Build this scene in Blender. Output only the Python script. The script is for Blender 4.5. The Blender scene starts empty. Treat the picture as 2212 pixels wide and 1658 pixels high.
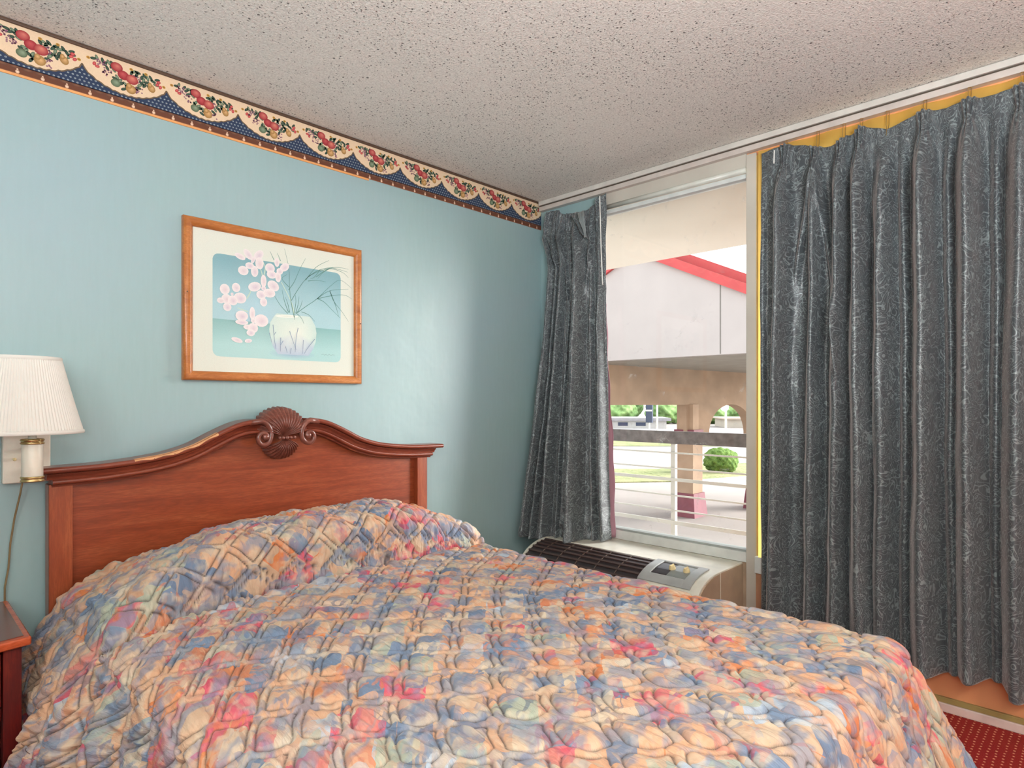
import bpy, bmesh, math, random
import numpy as np
from mathutils import Vector, Matrix
C = bpy.context.scene
COL = C.collection
PI = math.pi

# ---------------------------------------------------------------- camera, world, lights, exposure
FPX = 1334.6
cam_d = bpy.data.cameras.new('camera'); cam = bpy.data.objects.new('camera', cam_d); COL.objects.link(cam)
cam.location = (-2.8938, -2.5722, 1.1968)
cam.rotation_euler = (PI/2, 0, math.radians(44.3356 - 90))
cam_d.sensor_fit = 'HORIZONTAL'; cam_d.sensor_width = 36.0
cam_d.lens = 36.0*FPX/2212
cam_d.shift_y = (868-829)/2212
cam_d.clip_start = 0.02; cam_d.clip_end = 400
C.camera = cam

W = bpy.data.worlds.new('overcast_sky'); C.world = W; W.use_nodes = True
nt = W.node_tree; nt.nodes.clear()
wo = nt.nodes.new('ShaderNodeOutputWorld'); bg = nt.nodes.new('ShaderNodeBackground')
tc = nt.nodes.new('ShaderNodeTexCoord'); sep = nt.nodes.new('ShaderNodeSeparateXYZ'); cr = nt.nodes.new('ShaderNodeValToRGB')
cr.color_ramp.elements[0].position = 0.0; cr.color_ramp.elements[0].color = (1.0, 0.98, 0.95, 1)
cr.color_ramp.elements[1].position = 0.6; cr.color_ramp.elements[1].color = (0.86, 0.93, 1.0, 1)
nt.links.new(tc.outputs['Generated'], sep.inputs[0]); nt.links.new(sep.outputs['Z'], cr.inputs[0])
nt.links.new(cr.outputs[0], bg.inputs['Color']); bg.inputs['Strength'].default_value = 2.7
nt.links.new(bg.outputs[0], wo.inputs['Surface'])

def light(name, kind, loc, aim, energy, color, **kw):
    d = bpy.data.lights.new(name, kind); d.energy = energy; d.color = color
    for k, v in kw.items(): setattr(d, k, v)
    o = bpy.data.objects.new(name, d); COL.objects.link(o); o.location = loc
    o.rotation_euler = Vector(aim).to_track_quat('-Z', 'Y').to_euler()
    return o
# hazy sun, low and very soft, coming through the window towards the headboard wall
light('hazy_sun', 'SUN', (6, -5, 6), (-0.72, 0.56, -0.36), 13.0, (1.0, 0.985, 0.95), angle=math.radians(44))
# added fill light on the solid window wall, out of frame
light('far_wall_fill', 'AREA', (-0.06, -3.95, 1.45), (-0.93, 0.40, 0.05), 5, (0.95, 0.98, 1.0), shape='RECTANGLE', size=1.1, size_y=1.7)
# added soft fill, left of and behind the camera
light('room_side_fill', 'AREA', (-4.30, -2.95, 1.85), (1.0, 0.0, 0.10), 34, (1.0, 0.97, 0.93), shape='RECTANGLE', size=1.0, size_y=1.0)
# added overhead fill behind the camera, out of frame
light('overhead_fill', 'AREA', (-2.3, -3.7, 2.30), (0, 0, -1), 26, (1.0, 0.93, 0.84), shape='DISK', size=0.4)
# added uplight behind the camera, brightens the room off the ceiling
light('uplight_fill', 'AREA', (-3.2, -3.6, 1.30), (0.16, 0.20, 1), 232, (0.88, 0.96, 1.0), shape='DISK', size=1.0)
pt = light('window_portal', 'AREA', (0.09, -0.89, 1.38), (-1, 0, 0), 1, (1, 1, 1), shape='RECTANGLE', size=0.86, size_y=1.8)
pt.data.cycles.is_portal = True

C.view_settings.view_transform = 'Standard'; C.view_settings.look = 'None'
C.view_settings.exposure = 0.0; C.view_settings.gamma = 1.0; C.view_settings.use_curve_mapping = False
C.cycles.max_bounces = 8; C.cycles.diffuse_bounces = 5; C.cycles.transparent_max_bounces = 12
C.cycles.sample_clamp_indirect = 6.0
C.cycles.caustics_reflective = False; C.cycles.caustics_refractive = False
C.cycles.use_denoising = True
C.cycles.adaptive_threshold = 0.02

# ---------------------------------------------------------------- node helpers
def srgb(r, g, b):
    f = lambda c: ((c/255+0.055)/1.055)**2.4 if c/255 > 0.04045 else c/255/12.92
    return (f(r), f(g), f(b), 1.0)

class N:
    """small node-tree writer"""
    def __init__(s, name, rough=0.6, spec=0.5, metal=0.0, color=None, **kw):
        s.m = bpy.data.materials.new(name); s.m.use_nodes = True; s.t = s.m.node_tree
        s.b = s.t.nodes['Principled BSDF']; s.out = s.t.nodes['Material Output']
        s.b.inputs['Roughness'].default_value = rough; s.b.inputs['Metallic'].default_value = metal
        s.b.inputs['Specular IOR Level'].default_value = spec
        if color: s.b.inputs['Base Color'].default_value = color
        for k, v in kw.items(): s.b.inputs[k.replace('_', ' ')].default_value = v
    def n(s, typ, **kw):
        x = s.t.nodes.new('ShaderNode'+typ)
        for k, v in kw.items():
            if hasattr(x, k): setattr(x, k, v)
            else: x.inputs[k.replace('_', ' ')].default_value = v
        return x
    def l(s, a, b): s.t.links.new(a, b)
    def coord(s, kind='Object', scale=(1, 1, 1), rot=(0, 0, 0), loc=(0, 0, 0)):
        c = s.n('TexCoord'); mp = s.n('Mapping')
        mp.inputs['Scale'].default_value = scale; mp.inputs['Rotation'].default_value = rot; mp.inputs['Location'].default_value = loc
        s.l(c.outputs[kind], mp.inputs['Vector']); return mp.outputs[0]
    def noise(s, vec, scale, detail=2, rough=0.5, dist=0.0):
        x = s.n('TexNoise'); x.inputs['Scale'].default_value = scale; x.inputs['Detail'].default_value = detail
        x.inputs['Roughness'].default_value = rough; x.inputs['Distortion'].default_value = dist
        s.l(vec, x.inputs['Vector']); return x
    def ramp(s, fac, stops, interp='LINEAR'):
        x = s.n('ValToRGB'); r = x.color_ramp; r.interpolation = interp
        while len(r.elements) < len(stops): r.elements.new(0.5)
        for e, (p, c) in zip(r.elements, stops):
            e.position = p; e.color = c if len(c) == 4 else (*c, 1)
        s.l(fac, x.inputs[0]); return x.outputs[0]
    def mix(s, fac, a, b, mode='MIX'):
        x = s.n('Mix', data_type='RGBA', blend_type=mode)
        if isinstance(fac, (int, float)): x.inputs[0].default_value = fac
        else: s.l(fac, x.inputs[0])
        for i, v in ((6, a), (7, b)):
            if isinstance(v, tuple): x.inputs[i].default_value = v
            else: s.l(v, x.inputs[i])
        return x.outputs[2]
    def math(s, op, a, b=0.0, c=None):
        x = s.n('Math', operation=op)
        for i, v in enumerate((a, b) if c is None else (a, b, c)):
            if isinstance(v, (int, float)): x.inputs[i].default_value = v
            else: s.l(v, x.inputs[i])
        return x.outputs[0]
    def color(s, c): s.l(c, s.b.inputs['Base Color'])
    def bump(s, h, strength=0.3, dist=0.01, prev=None):
        x = s.n('Bump'); x.inputs['Strength'].default_value = strength; x.inputs['Distance'].default_value = dist
        s.l(h, x.inputs['Height'])
        if prev is not None: s.l(prev, x.inputs['Normal'])
        s.l(x.outputs[0], s.b.inputs['Normal']); return x.outputs[0]

def plain(name, rgb, rough=0.6, metal=0.0, spec=0.5, vary=0.06, scale=14, bump=0.0):
    m = N(name, rough, spec, metal)
    c = srgb(*rgb); v = m.coord(); no = m.noise(v, scale, 4)
    dk = tuple(x*(1-vary*2) for x in c[:3])+(1,); lt = tuple(min(1, x*(1+vary)) for x in c[:3])+(1,)
    m.color(m.ramp(no.outputs['Fac'], [(0.3, dk), (0.7, lt)]))
    if bump: m.bump(m.noise(v, scale*8, 3).outputs['Fac'], bump, 0.002)
    return m.m

# ---------------------------------------------------------------- mesh helpers
def mk(name, verts, faces, mat=None, parent=None, uv=None, smooth=False, bev=0.0, loc=None, seg=2, solid=0.0):
    me = bpy.data.meshes.new(name); me.from_pydata([tuple(v) for v in verts], [], faces); me.update()
    o = bpy.data.objects.new(name, me); COL.objects.link(o)
    if mat is not None: me.materials.append(mat)
    if parent is not None: o.parent = parent; o.matrix_parent_inverse = Matrix.Translation(-parent.location)
    if smooth: me.polygons.foreach_set('use_smooth', [True]*len(me.polygons))
    if uv is not None:
        l = me.uv_layers.new(name='UVMap'); idx = np.zeros(len(me.loops), dtype=np.int32); me.loops.foreach_get('vertex_index', idx)
        l.data.foreach_set('uv', np.asarray(uv, dtype=np.float32)[idx].ravel())
    if solid:
        md = o.modifiers.new('thickness', 'SOLIDIFY'); md.thickness = solid; md.offset = 0
    if bev:
        md = o.modifiers.new('bevel', 'BEVEL'); md.width = bev; md.segments = seg; md.limit_method = 'ANGLE'; md.angle_limit = math.radians(40)
        me.polygons.foreach_set('use_smooth', [True]*len(me.polygons))
        md2 = o.modifiers.new('wn', 'WEIGHTED_NORMAL'); md2.keep_sharp = True
    return o

class MB:
    def __init__(s): s.v = []; s.f = []
    def box(s, x0, x1, y0, y1, z0, z1):
        b = len(s.v)
        s.v += [(x0,y0,z0),(x1,y0,z0),(x1,y1,z0),(x0,y1,z0),(x0,y0,z1),(x1,y0,z1),(x1,y1,z1),(x0,y1,z1)]
        s.f += [tuple(b+i for i in q) for q in ((0,3,2,1),(4,5,6,7),(0,1,5,4),(1,2,6,5),(2,3,7,6),(3,0,4,7))]; return s
    def prism(s, pts, axis, a, b):
        """extrude a closed 2-D outline along an axis (pts are the two other coordinates in order)"""
        n = len(pts); k = len(s.v)
        for t in (a, b):
            for p in pts:
                q = list(p); q.insert(axis, t); s.v.append(tuple(q))
        s.f += [tuple(range(k, k+n)), tuple(range(k+2*n-1, k+n-1, -1))]
        s.f += [(k+i, k+n+i, k+n+(i+1) % n, k+(i+1) % n) for i in range(n)]; return s
    def tube(s, pts, rad, seg=10, cap=True):
        pts = [Vector(p) for p in pts]; n = len(pts)
        rads = rad if isinstance(rad, (list, tuple)) else [rad]*n
        t0 = (pts[1]-pts[0]).normalized(); up = Vector((0, 0, 1)) if abs(t0.z) < 0.9 else Vector((0, 1, 0))
        nrm = t0.cross(up).normalized(); k = len(s.v)
        for i, p in enumerate(pts):
            t = (pts[min(i+1, n-1)]-pts[max(i-1, 0)]).normalized()
            nrm = (nrm - t*nrm.dot(t)).normalized(); bn = t.cross(nrm)
            for j in range(seg):
                a = 2*PI*j/seg; s.v.append(tuple(p+(nrm*math.cos(a)+bn*math.sin(a))*rads[i]))
        for i in range(n-1):
            for j in range(seg):
                a = k+i*seg+j; b = k+i*seg+(j+1) % seg; s.f.append((a, b, b+seg, a+seg))
        if cap: s.f += [tuple(range(k+seg-1, k-1, -1)), tuple(range(k+(n-1)*seg, k+n*seg))]
        return s
    def lathe(s, prof, cx, cy, seg=32, sx=1.0, sy=1.0):
        """prof: (r, z) list; revolve about a vertical axis"""
        k = len(s.v); n = len(prof)
        for r, z in prof:
            for j in range(seg):
                a = 2*PI*j/seg; s.v.append((cx+r*sx*math.cos(a), cy+r*sy*math.sin(a), z))
        for i in range(n-1):
            for j in range(seg):
                a = k+i*seg+j; b = k+i*seg+(j+1) % seg; s.f.append((a, b, b+seg, a+seg))
        return s
    def ball(s, c, r, seg=12, sc=(1, 1, 1)):
        k = len(s.v); rings = seg//2
        for i in range(rings+1):
            th = PI*i/rings
            for j in range(seg):
                a = 2*PI*j/seg
                s.v.append((c[0]+r*sc[0]*math.sin(th)*math.cos(a), c[1]+r*sc[1]*math.sin(th)*math.sin(a), c[2]+r*sc[2]*math.cos(th)))
        for i in range(rings):
            for j in range(seg):
                a = k+i*seg+j; b = k+i*seg+(j+1) % seg; s.f.append((a, a+seg, b+seg, b))
        return s
    def build(s, name, mat, parent=None, **kw): return mk(name, s.v, s.f, mat, parent, **kw)

def grid_obj(name, P, mat, parent=None, uv=None, solid=0.0, smooth=True, flip=False):
    nu, nv = P.shape[:2]
    idx = np.arange(nu*nv).reshape(nu, nv)
    q = np.stack([idx[:-1, :-1], idx[1:, :-1], idx[1:, 1:], idx[:-1, 1:]], -1).reshape(-1, 4)
    if flip: q = q[:, ::-1]
    me = bpy.data.meshes.new(name); nf = len(q)
    me.vertices.add(nu*nv); me.vertices.foreach_set('co', P.reshape(-1, 3).astype(np.float32).ravel())
    me.loops.add(nf*4); me.loops.foreach_set('vertex_index', q.astype(np.int32).ravel())
    me.polygons.add(nf); me.polygons.foreach_set('loop_start', np.arange(0, nf*4, 4, dtype=np.int32))
    me.polygons.foreach_set('loop_total', np.full(nf, 4, dtype=np.int32))
    me.update(calc_edges=True)
    if smooth: me.polygons.foreach_set('use_smooth', np.ones(nf, dtype=bool))
    if uv is not None:
        l = me.uv_layers.new(name='UVMap'); l.data.foreach_set('uv', uv.reshape(-1, 2)[q.ravel()].astype(np.float32).ravel())
    me.materials.append(mat); me.validate()
    o = bpy.data.objects.new(name, me); COL.objects.link(o)
    if parent is not None: o.parent = parent; o.matrix_parent_inverse = Matrix.Translation(-parent.location)
    if solid:
        md = o.modifiers.new('thickness', 'SOLIDIFY'); md.thickness = solid; md.offset = 0
    return o

def tag(o, label, cat, group=None, kind=None):
    o['label'] = label; o['category'] = cat
    if group: o['group'] = group
    if kind: o['kind'] = kind
    return o
def thing(name, label, cat, loc=(0, 0, 0), group=None):
    o = bpy.data.objects.new(name, None); o.empty_display_size = 0.05; COL.objects.link(o); o.location = loc
    return tag(o, label, cat, group)
def struct(o, label, cat):
    o['kind'] = 'structure'; o['label'] = label; o['category'] = cat; return o

def vnoise(x, y, seed=0):
    """smooth 2-D value noise in -1..1"""
    r = np.random.RandomState(seed).rand(256, 256).astype(np.float64)
    xi = np.floor(x).astype(int); yi = np.floor(y).astype(int); fx = x-xi; fy = y-yi
    fx = fx*fx*(3-2*fx); fy = fy*fy*(3-2*fy)
    g = lambda a, b: r[a % 256, b % 256]
    return 2*((g(xi, yi)*(1-fx)+g(xi+1, yi)*fx)*(1-fy)+(g(xi, yi+1)*(1-fx)+g(xi+1, yi+1)*fx)*fy)-1
def sstep(a, b, x):
    t = np.clip((x-a)/(b-a), 0, 1); return t*t*(3-2*t)

# ---------------------------------------------------------------- materials
def mat_teal():
    m = N('teal_paint', 0.38, 0.5)
    v = m.coord(scale=(1, 1, 0.12)); st = m.noise(v, 60, 5, 0.6); big = m.noise(m.coord(), 1.3, 3)
    c = m.ramp(st.outputs['Fac'], [(0.25, srgb(147, 173, 172)), (0.75, srgb(152, 178, 178))])
    c = m.mix(m.ramp(big.outputs['Fac'], [(0.35, (0, 0, 0)), (0.65, (1, 1, 1))]), c, m.mix(0.5, c, srgb(150, 172, 182)))
    sp = m.n('TexVoronoi'); sp.inputs['Scale'].default_value = 7; m.l(m.coord(), sp.inputs['Vector'])
    spot = m.ramp(sp.outputs['Distance'], [(0.012, (1, 1, 1)), (0.022, (0, 0, 0))])
    c = m.mix(m.math('MULTIPLY', spot, 0.4), c, srgb(110, 124, 118))
    m.color(c)
    m.l(m.ramp(big.outputs['Fac'], [(0.3, (.34,)*3), (0.7, (.46,)*3)]), m.b.inputs['Roughness'])
    b = m.bump(st.outputs['Fac'], 0.10, 0.002); b = m.bump(m.noise(m.coord(), 9, 2).outputs['Fac'], 0.25, 0.01, b)
    return m.m
def mat_ceiling():
    m = N('popcorn_plaster', 0.95, 0.2)
    v = m.coord(); wob = m.noise(v, 40, 2)
    va = m.n('VectorMath', operation='MULTIPLY_ADD'); m.l(wob.outputs['Color'], va.inputs[0]); va.inputs[1].default_value = (.012, .012, 0); m.l(v, va.inputs[2])
    n1 = m.noise(v, 130, 4, 0.65); big = m.noise(v, 1.6, 3)
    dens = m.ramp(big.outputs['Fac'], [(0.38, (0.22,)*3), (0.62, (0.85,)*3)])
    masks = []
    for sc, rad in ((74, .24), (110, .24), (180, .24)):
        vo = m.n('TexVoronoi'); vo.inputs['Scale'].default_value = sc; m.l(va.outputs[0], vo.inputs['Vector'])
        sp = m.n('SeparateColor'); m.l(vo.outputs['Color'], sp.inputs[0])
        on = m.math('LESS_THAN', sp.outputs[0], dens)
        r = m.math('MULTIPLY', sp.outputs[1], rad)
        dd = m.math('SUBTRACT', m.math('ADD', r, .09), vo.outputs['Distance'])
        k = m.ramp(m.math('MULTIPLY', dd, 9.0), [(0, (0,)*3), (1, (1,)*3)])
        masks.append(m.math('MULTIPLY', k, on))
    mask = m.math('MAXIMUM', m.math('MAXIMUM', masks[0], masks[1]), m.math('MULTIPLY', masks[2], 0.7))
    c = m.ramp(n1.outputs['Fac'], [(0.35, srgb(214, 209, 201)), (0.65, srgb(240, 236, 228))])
    c = m.mix(m.math('MULTIPLY', mask, 0.92), c, srgb(104, 98, 94)); m.color(c)  # dark specks: partly small shadows of the popcorn, painted into the colour
    h = m.math('ADD', n1.outputs['Fac'], m.math('MULTIPLY', mask, -0.5))
    m.bump(h, 0.75, 0.006)
    return m.m
def mat_wood(name, dark, mid, lite, scale=(1.2, 8, 26), rough=0.32, rings=3.0, coat=0.25):
    m = N(name, rough, 0.5, Coat_Weight=coat, Coat_Roughness=0.18)
    v = m.coord(scale=scale); n = m.noise(v, rings, 6, 0.62, 0.8)
    f = m.noise(m.coord(scale=tuple(k*3 for k in scale)), rings*3, 3, 0.7)
    c = m.ramp(n.outputs['Fac'], [(0.28, srgb(*dark)), (0.5, srgb(*mid)), (0.74, srgb(*lite))])
    c = m.mix(m.ramp(f.outputs['Fac'], [(0.42, (0.5,)*3), (0.6, (0,)*3)]), c, srgb(*dark)); m.color(c)
    m.bump(f.outputs['Fac'], 0.12, 0.001)
    return m.m
def mat_vcol(name, rough=0.7, coat=0.0):
    m = N(name, rough, 0.3, Coat_Weight=coat, Coat_Roughness=0.08)
    a = m.n('VertexColor'); a.layer_name = 'Col'
    no = m.noise(m.coord(), 240, 3, 0.6)
    m.color(m.mix(0.16, a.outputs[0], m.ramp(no.outputs['Fac'], [(0.3, (0.55, 0.55, 0.55)), (0.7, (1, 1, 1))]), 'MULTIPLY'))
    return m.m
def mat_curtain():
    m = N('curtain_brocade', 0.40, 0.6, Sheen_Weight=0.55, Sheen_Roughness=0.35, Sheen_Tint=(1.0, .88, .84, 1))
    v = m.coord('UV')
    a = m.noise(v, 14, 0.6, 0.4, 1.9); b = m.noise(m.coord('UV', loc=(5, 3, 0)), 19, 0.5, 0.4, 1.2)
    s1 = m.math('ABSOLUTE', m.math('SINE', m.math('MULTIPLY', a.outputs['Fac'], 24.0)))
    s2 = m.math('ABSOLUTE', m.math('SINE', m.math('MULTIPLY', b.outputs['Fac'], 17.0)))
    l1 = m.ramp(s1, [(0.16, (1, 1, 1)), (0.42, (0, 0, 0))]); l2 = m.ramp(s2, [(0.10, (0.7,)*3), (0.26, (0, 0, 0))])
    ln = m.mix(1.0, l1, l2, 'ADD')
    fine = m.noise(m.coord('UV', scale=(1, 5, 1)), 260, 2)
    base = m.ramp(fine.outputs['Fac'], [(0.3, srgb(60, 64, 68)), (0.7, srgb(82, 86, 89))])
    m.color(m.mix(ln, base, srgb(128, 136, 136)))
    m.l(m.ramp(ln, [(0.0, (0.46,)*3), (1.0, (0.30,)*3)]), m.b.inputs['Roughness'])
    bb = m.bump(m.noise(v, 9, 3).outputs['Fac'], 0.35, 0.02); m.bump(fine.outputs['Fac'], 0.12, 0.001, bb)
    return m.m
def mat_quilt():
    m = N('quilted_patchwork_cotton', 0.8, 0.3, Sheen_Weight=0.1)
    v = m.coord('UV'); wob = m.noise(v, 5, 2)
    vv = m.n('VectorMath', operation='MULTIPLY_ADD'); m.l(wob.outputs['Color'], vv.inputs[0]); vv.inputs[1].default_value = (0.03, 0.03, 0); m.l(v, vv.inputs[2])
    peach = srgb(208, 162, 130); tan = srgb(198, 168, 142); sage = srgb(168, 172, 154); blue = srgb(116, 132, 156); slate = srgb(104, 120, 144)
    orange = srgb(206, 122, 74); crim = srgb(184, 58, 80); navy = srgb(66, 86, 116); rose = srgb(206, 92, 108); cream = srgb(210, 192, 168); mist = srgb(176, 186, 198)
    def patch(loc, sc, rnd):
        mp = m.n('Mapping'); mp.inputs['Location'].default_value = loc; mp.inputs['Rotation'].default_value = (0, 0, PI/4); m.l(vv.outputs[0], mp.inputs['Vector'])
        vo = m.n('TexVoronoi', distance='CHEBYCHEV'); vo.inputs['Scale'].default_value = sc; vo.inputs['Randomness'].default_value = rnd
        m.l(mp.outputs[0], vo.inputs['Vector']); sp = m.n('SeparateColor'); m.l(vo.outputs['Color'], sp.inputs[0]); return sp
    sp = patch((0, 0, 0), 9.2, .35); sp2 = patch((4.3, 1.7, 0), 17, .5)
    A = m.ramp(sp.outputs[0], [(0, peach), (0.18, blue), (0.30, tan), (0.42, orange), (0.52, mist), (0.62, peach), (0.70, rose), (0.80, sage), (0.88, slate)], 'CONSTANT')
    B = m.ramp(sp.outputs[1], [(0, tan), (0.22, slate), (0.36, peach), (0.52, crim), (0.62, sage), (0.74, orange), (0.86, navy)], 'CONSTANT')
    D = m.ramp(sp2.outputs[0], [(0, peach), (0.25, blue), (0.42, cream), (0.60, orange), (0.70, sage), (0.82, rose), (0.92, slate)], 'CONSTANT')
    A = m.mix(m.ramp(sp2.outputs[1], [(0.5, (0,)*3), (0.52, (0.85,)*3)]), A, D)
    pz = m.noise(v, 15, 1.0, 0.5, 1.0)
    s1 = m.math('SINE', m.math('MULTIPLY', pz.outputs['Fac'], 22.0))
    fig = m.ramp(s1, [(0.25, (0, 0, 0)), (0.45, (1, 1, 1))])
    c = m.mix(m.math('MULTIPLY', fig, 0.55), A, B)
    wash = m.noise(m.coord('UV', loc=(3, 7, 0)), 9, 3, .6, .3)
    c = m.mix(m.ramp(wash.outputs['Fac'], [(0.48, (0, 0, 0)), (0.60, (0.45,)*3)]), c, peach)
    w2 = m.noise(m.coord('UV', loc=(13, 2, 0)), 18, 2.5, 0.55, 0.4)
    c = m.mix(m.ramp(w2.outputs['Fac'], [(0.50, (0, 0, 0)), (0.62, (0.55,)*3)]), c, cream)
    w3 = m.noise(m.coord('UV', loc=(1, 22, 0)), 15, 2.5, 0.55, 0.4)
    c = m.mix(m.ramp(w3.outputs['Fac'], [(0.50, (0, 0, 0)), (0.60, (0.65,)*3)]), c, blue)
    at = m.n('Attribute'); at.attribute_name = 'seam'
    c = m.mix(m.math('MULTIPLY', at.outputs['Fac'], 0.90), c, srgb(70, 58, 54))
    m.color(c)
    wr = m.noise(m.coord('UV', scale=(3.2, 0.9, 1)), 38, 3, 0.55, 0.5)
    m.bump(wr.outputs['Fac'], 0.8, 0.006)
    return m.m
def mat_carpet():
    m = N('red_carpet', 1.0, 0.1)
    v = m.coord(scale=(1, 1, 1), rot=(0, 0, 0.0))
    vo = m.n('TexVoronoi'); vo.inputs['Scale'].default_value = 46; vo.inputs['Randomness'].default_value = 0.12; m.l(v, vo.inputs['Vector'])
    dot = m.ramp(vo.outputs['Distance'], [(0.14, (1, 1, 1)), (0.2, (0, 0, 0))])
    no = m.noise(v, 420, 2); b = m.noise(v, 5, 3)
    c = m.ramp(no.outputs['Fac'], [(0.3, srgb(120, 26, 30)), (0.7, srgb(172, 52, 48))])
    c = m.mix(m.ramp(b.outputs['Fac'], [(0.4, (0, 0, 0)), (0.6, (0.4,)*3)]), c, srgb(150, 50, 40))
    m.color(m.mix(dot, c, srgb(226, 160, 120))); m.bump(no.outputs['Fac'], 0.6, 0.004)
    return m.m
def mat_glass():
    m = N('window_glass', 0.05); t = m.t
    tr = m.n('BsdfTransparent'); gl = m.n('BsdfGlossy'); gl.inputs['Roughness'].default_value = 0.02
    df = m.n('BsdfDiffuse'); df.inputs['Color'].default_value = (0.85, 0.83, 0.8, 1)
    fr = m.n('Fresnel'); fr.inputs['IOR'].default_value = 1.3
    mx = m.n('MixShader'); m.l(fr.outputs[0], mx.inputs[0]); m.l(tr.outputs[0], mx.inputs[1]); m.l(gl.outputs[0], mx.inputs[2])
    d = m.noise(m.coord(), 16, 5, 0.7, 0.6); big = m.noise(m.coord(), 3, 2)
    mask = m.math('MULTIPLY', m.ramp(d.outputs['Fac'], [(0.60, (0, 0, 0)), (0.78, (0.5,)*3)]), m.ramp(big.outputs['Fac'], [(0.45, (0, 0, 0)), (0.6, (1,)*3)]))
    m2 = m.n('MixShader'); m.l(mask, m2.inputs[0]); m.l(mx.outputs[0], m2.inputs[1]); m.l(df.outputs[0], m2.inputs[2])
    m.l(m2.outputs[0], m.out.inputs['Surface']); return m.m
def mat_translucent(name, rgb, fac=0.6):
    m = N(name, 0.8); c = srgb(*rgb)
    d = m.n('BsdfDiffuse'); d.inputs['Color'].default_value = c; t = m.n('BsdfTranslucent'); t.inputs['Color'].default_value = c
    no = m.noise(m.coord(), 30, 3)
    cc = m.ramp(no.outputs['Fac'], [(0.3, tuple(k*0.975 for k in c[:3])), (0.7, c[:3])]); m.l(cc, d.inputs['Color']); m.l(cc, t.inputs['Color'])
    mx = m.n('MixShader'); mx.inputs[0].default_value = fac; m.l(d.outputs[0], mx.inputs[1]); m.l(t.outputs[0], mx.inputs[2]); m.l(mx.outputs[0], m.out.inputs['Surface'])
    return m.m
def mat_leaf(name, a, b, scale=3.0):
    m = N(name, 0.8, 0.2); n = m.noise(m.coord(), scale, 5, 0.7)
    m.color(m.ramp(n.outputs['Fac'], [(0.35, srgb(*a)), (0.65, srgb(*b))])); m.bump(n.outputs['Fac'], 1.0, 0.3); return m.m

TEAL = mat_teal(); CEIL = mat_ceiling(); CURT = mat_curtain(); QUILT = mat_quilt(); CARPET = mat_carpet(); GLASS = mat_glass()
CHERRY = mat_wood('cherry_veneer', (110, 44, 22), (143, 64, 34), (160, 84, 50), scale=(0.8, 8, 9), rings=3.2)
CHERRY_V = mat_wood('cherry_post', (120, 50, 26), (150, 70, 38), (166, 88, 52), scale=(12, 8, 0.9), rings=3.0)
MAHOG = mat_wood('mahogany_moulding', (98, 40, 26), (128, 58, 38), (146, 74, 50), scale=(1, 6, 10), rough=0.3)
CARVED = mat_wood('carved_mahogany', (96, 50, 40), (128, 72, 58), (148, 92, 78), scale=(2, 6, 6), rough=0.3)
NSWOOD = mat_wood('nightstand_dark_cherry', (66, 14, 14), (92, 24, 20), (120, 38, 26), scale=(8, 8, 0.9), rough=0.3)
NSTOP = mat_wood('nightstand_top', (92, 50, 42), (116, 66, 56), (130, 78, 66), scale=(1, 6, 6), rough=0.25)
NSEDGE = mat_wood('nightstand_edge', (150, 60, 30), (190, 84, 44), (205, 104, 62), scale=(1, 6, 6), rough=0.25)
OAK = mat_wood('oak_frame', (150, 84, 34), (184, 112, 54), (204, 136, 76), scale=(2, 8, 8), rough=0.4)
CREAM = plain('cream_enamel', (232, 224, 208), 0.35); WHITE = plain('white_paint', (226, 224, 218), 0.4)
TRIMG = plain('greige_trim', (196, 188, 176), 0.45, scale=3); TRACKM = plain('track_metal', (206, 200, 192), 0.35)
DARK = plain('dark_groove', (78, 66, 54), 0.6); BRASS = plain('brass', (206, 178, 124), 0.32, 1.0)
ALU = plain('white_aluminium', (214, 216, 212), 0.35); TUBE = plain('head_tube', (206, 206, 196), 0.3)
PEACH = plain('peach_paint', (232, 158, 110), 0.5, scale=2); BASEB = plain('pinkish_baseboard', (226, 200, 190), 0.5)
GOLD = plain('olive_gold_strip', (160, 138, 84), 0.45); GOLDWOOD = plain('ochre_jamb', (206, 172, 100), 0.5)
ACB = plain('air_conditioner_plastic', (222, 218, 204), 0.35); ACSIDE = plain('air_conditioner_side', (176, 152, 128), 0.45)
GREY = plain('grey_plastic', (160, 162, 160), 0.35); BLACKP = plain('dark_plastic', (44, 36, 38), 0.35); KNOB = plain('ivory_knob', (232, 212, 160), 0.4)
GRILLE = plain('brown_grille', (74, 58, 54), 0.45)
SHADE = mat_translucent('pleated_white_fabric', (250, 247, 240), 0.30); LINING = mat_translucent('golden_lining', (250, 212, 120), 0.7)
MAUVE = mat_translucent('mauve_lining', (190, 150, 160), 0.35)
PAINTED = mat_vcol('printed_paper'); PRINT = mat_vcol('framed_print', 0.5, 0.6)

# ================================================================ the room shell
HC = 2.44
struct(MB().box(-4.4, 0.0, -5.6, 0.0, -0.12, 0.0).build('floor', CARPET), 'red carpet with rows of small pale dots, at the foot of the window wall', 'floor')
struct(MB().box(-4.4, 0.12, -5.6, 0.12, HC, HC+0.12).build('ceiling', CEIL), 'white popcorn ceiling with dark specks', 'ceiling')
struct(MB().box(-4.4, 0.12, 0.0, 0.12, 0.0, HC).build('wall_left', TEAL), 'pale teal painted wall behind the headboard', 'wall')
struct(MB().box(-4.52, -4.4, -5.72, 0.12, 0.0, HC).build('wall_nightstand_side', TEAL), 'teal wall out of frame on the nightstand side', 'wall')
struct(MB().box(-4.4, 0.12, -5.72, -5.6, 0.0, HC).build('wall_back', WHITE), 'wall out of frame behind the camera', 'wall')
struct(MB().box(0, .045, -.452, 0.0, 0, HC).build('wall_corner', TEAL), 'teal corner pier behind the narrow gathered curtain', 'wall')
w = MB()
w.box(0, .12, -1.314, -.452, 0, .433)                 # under window 1
w.box(0, .12, -2.85, -1.361, 0, .396)
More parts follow.
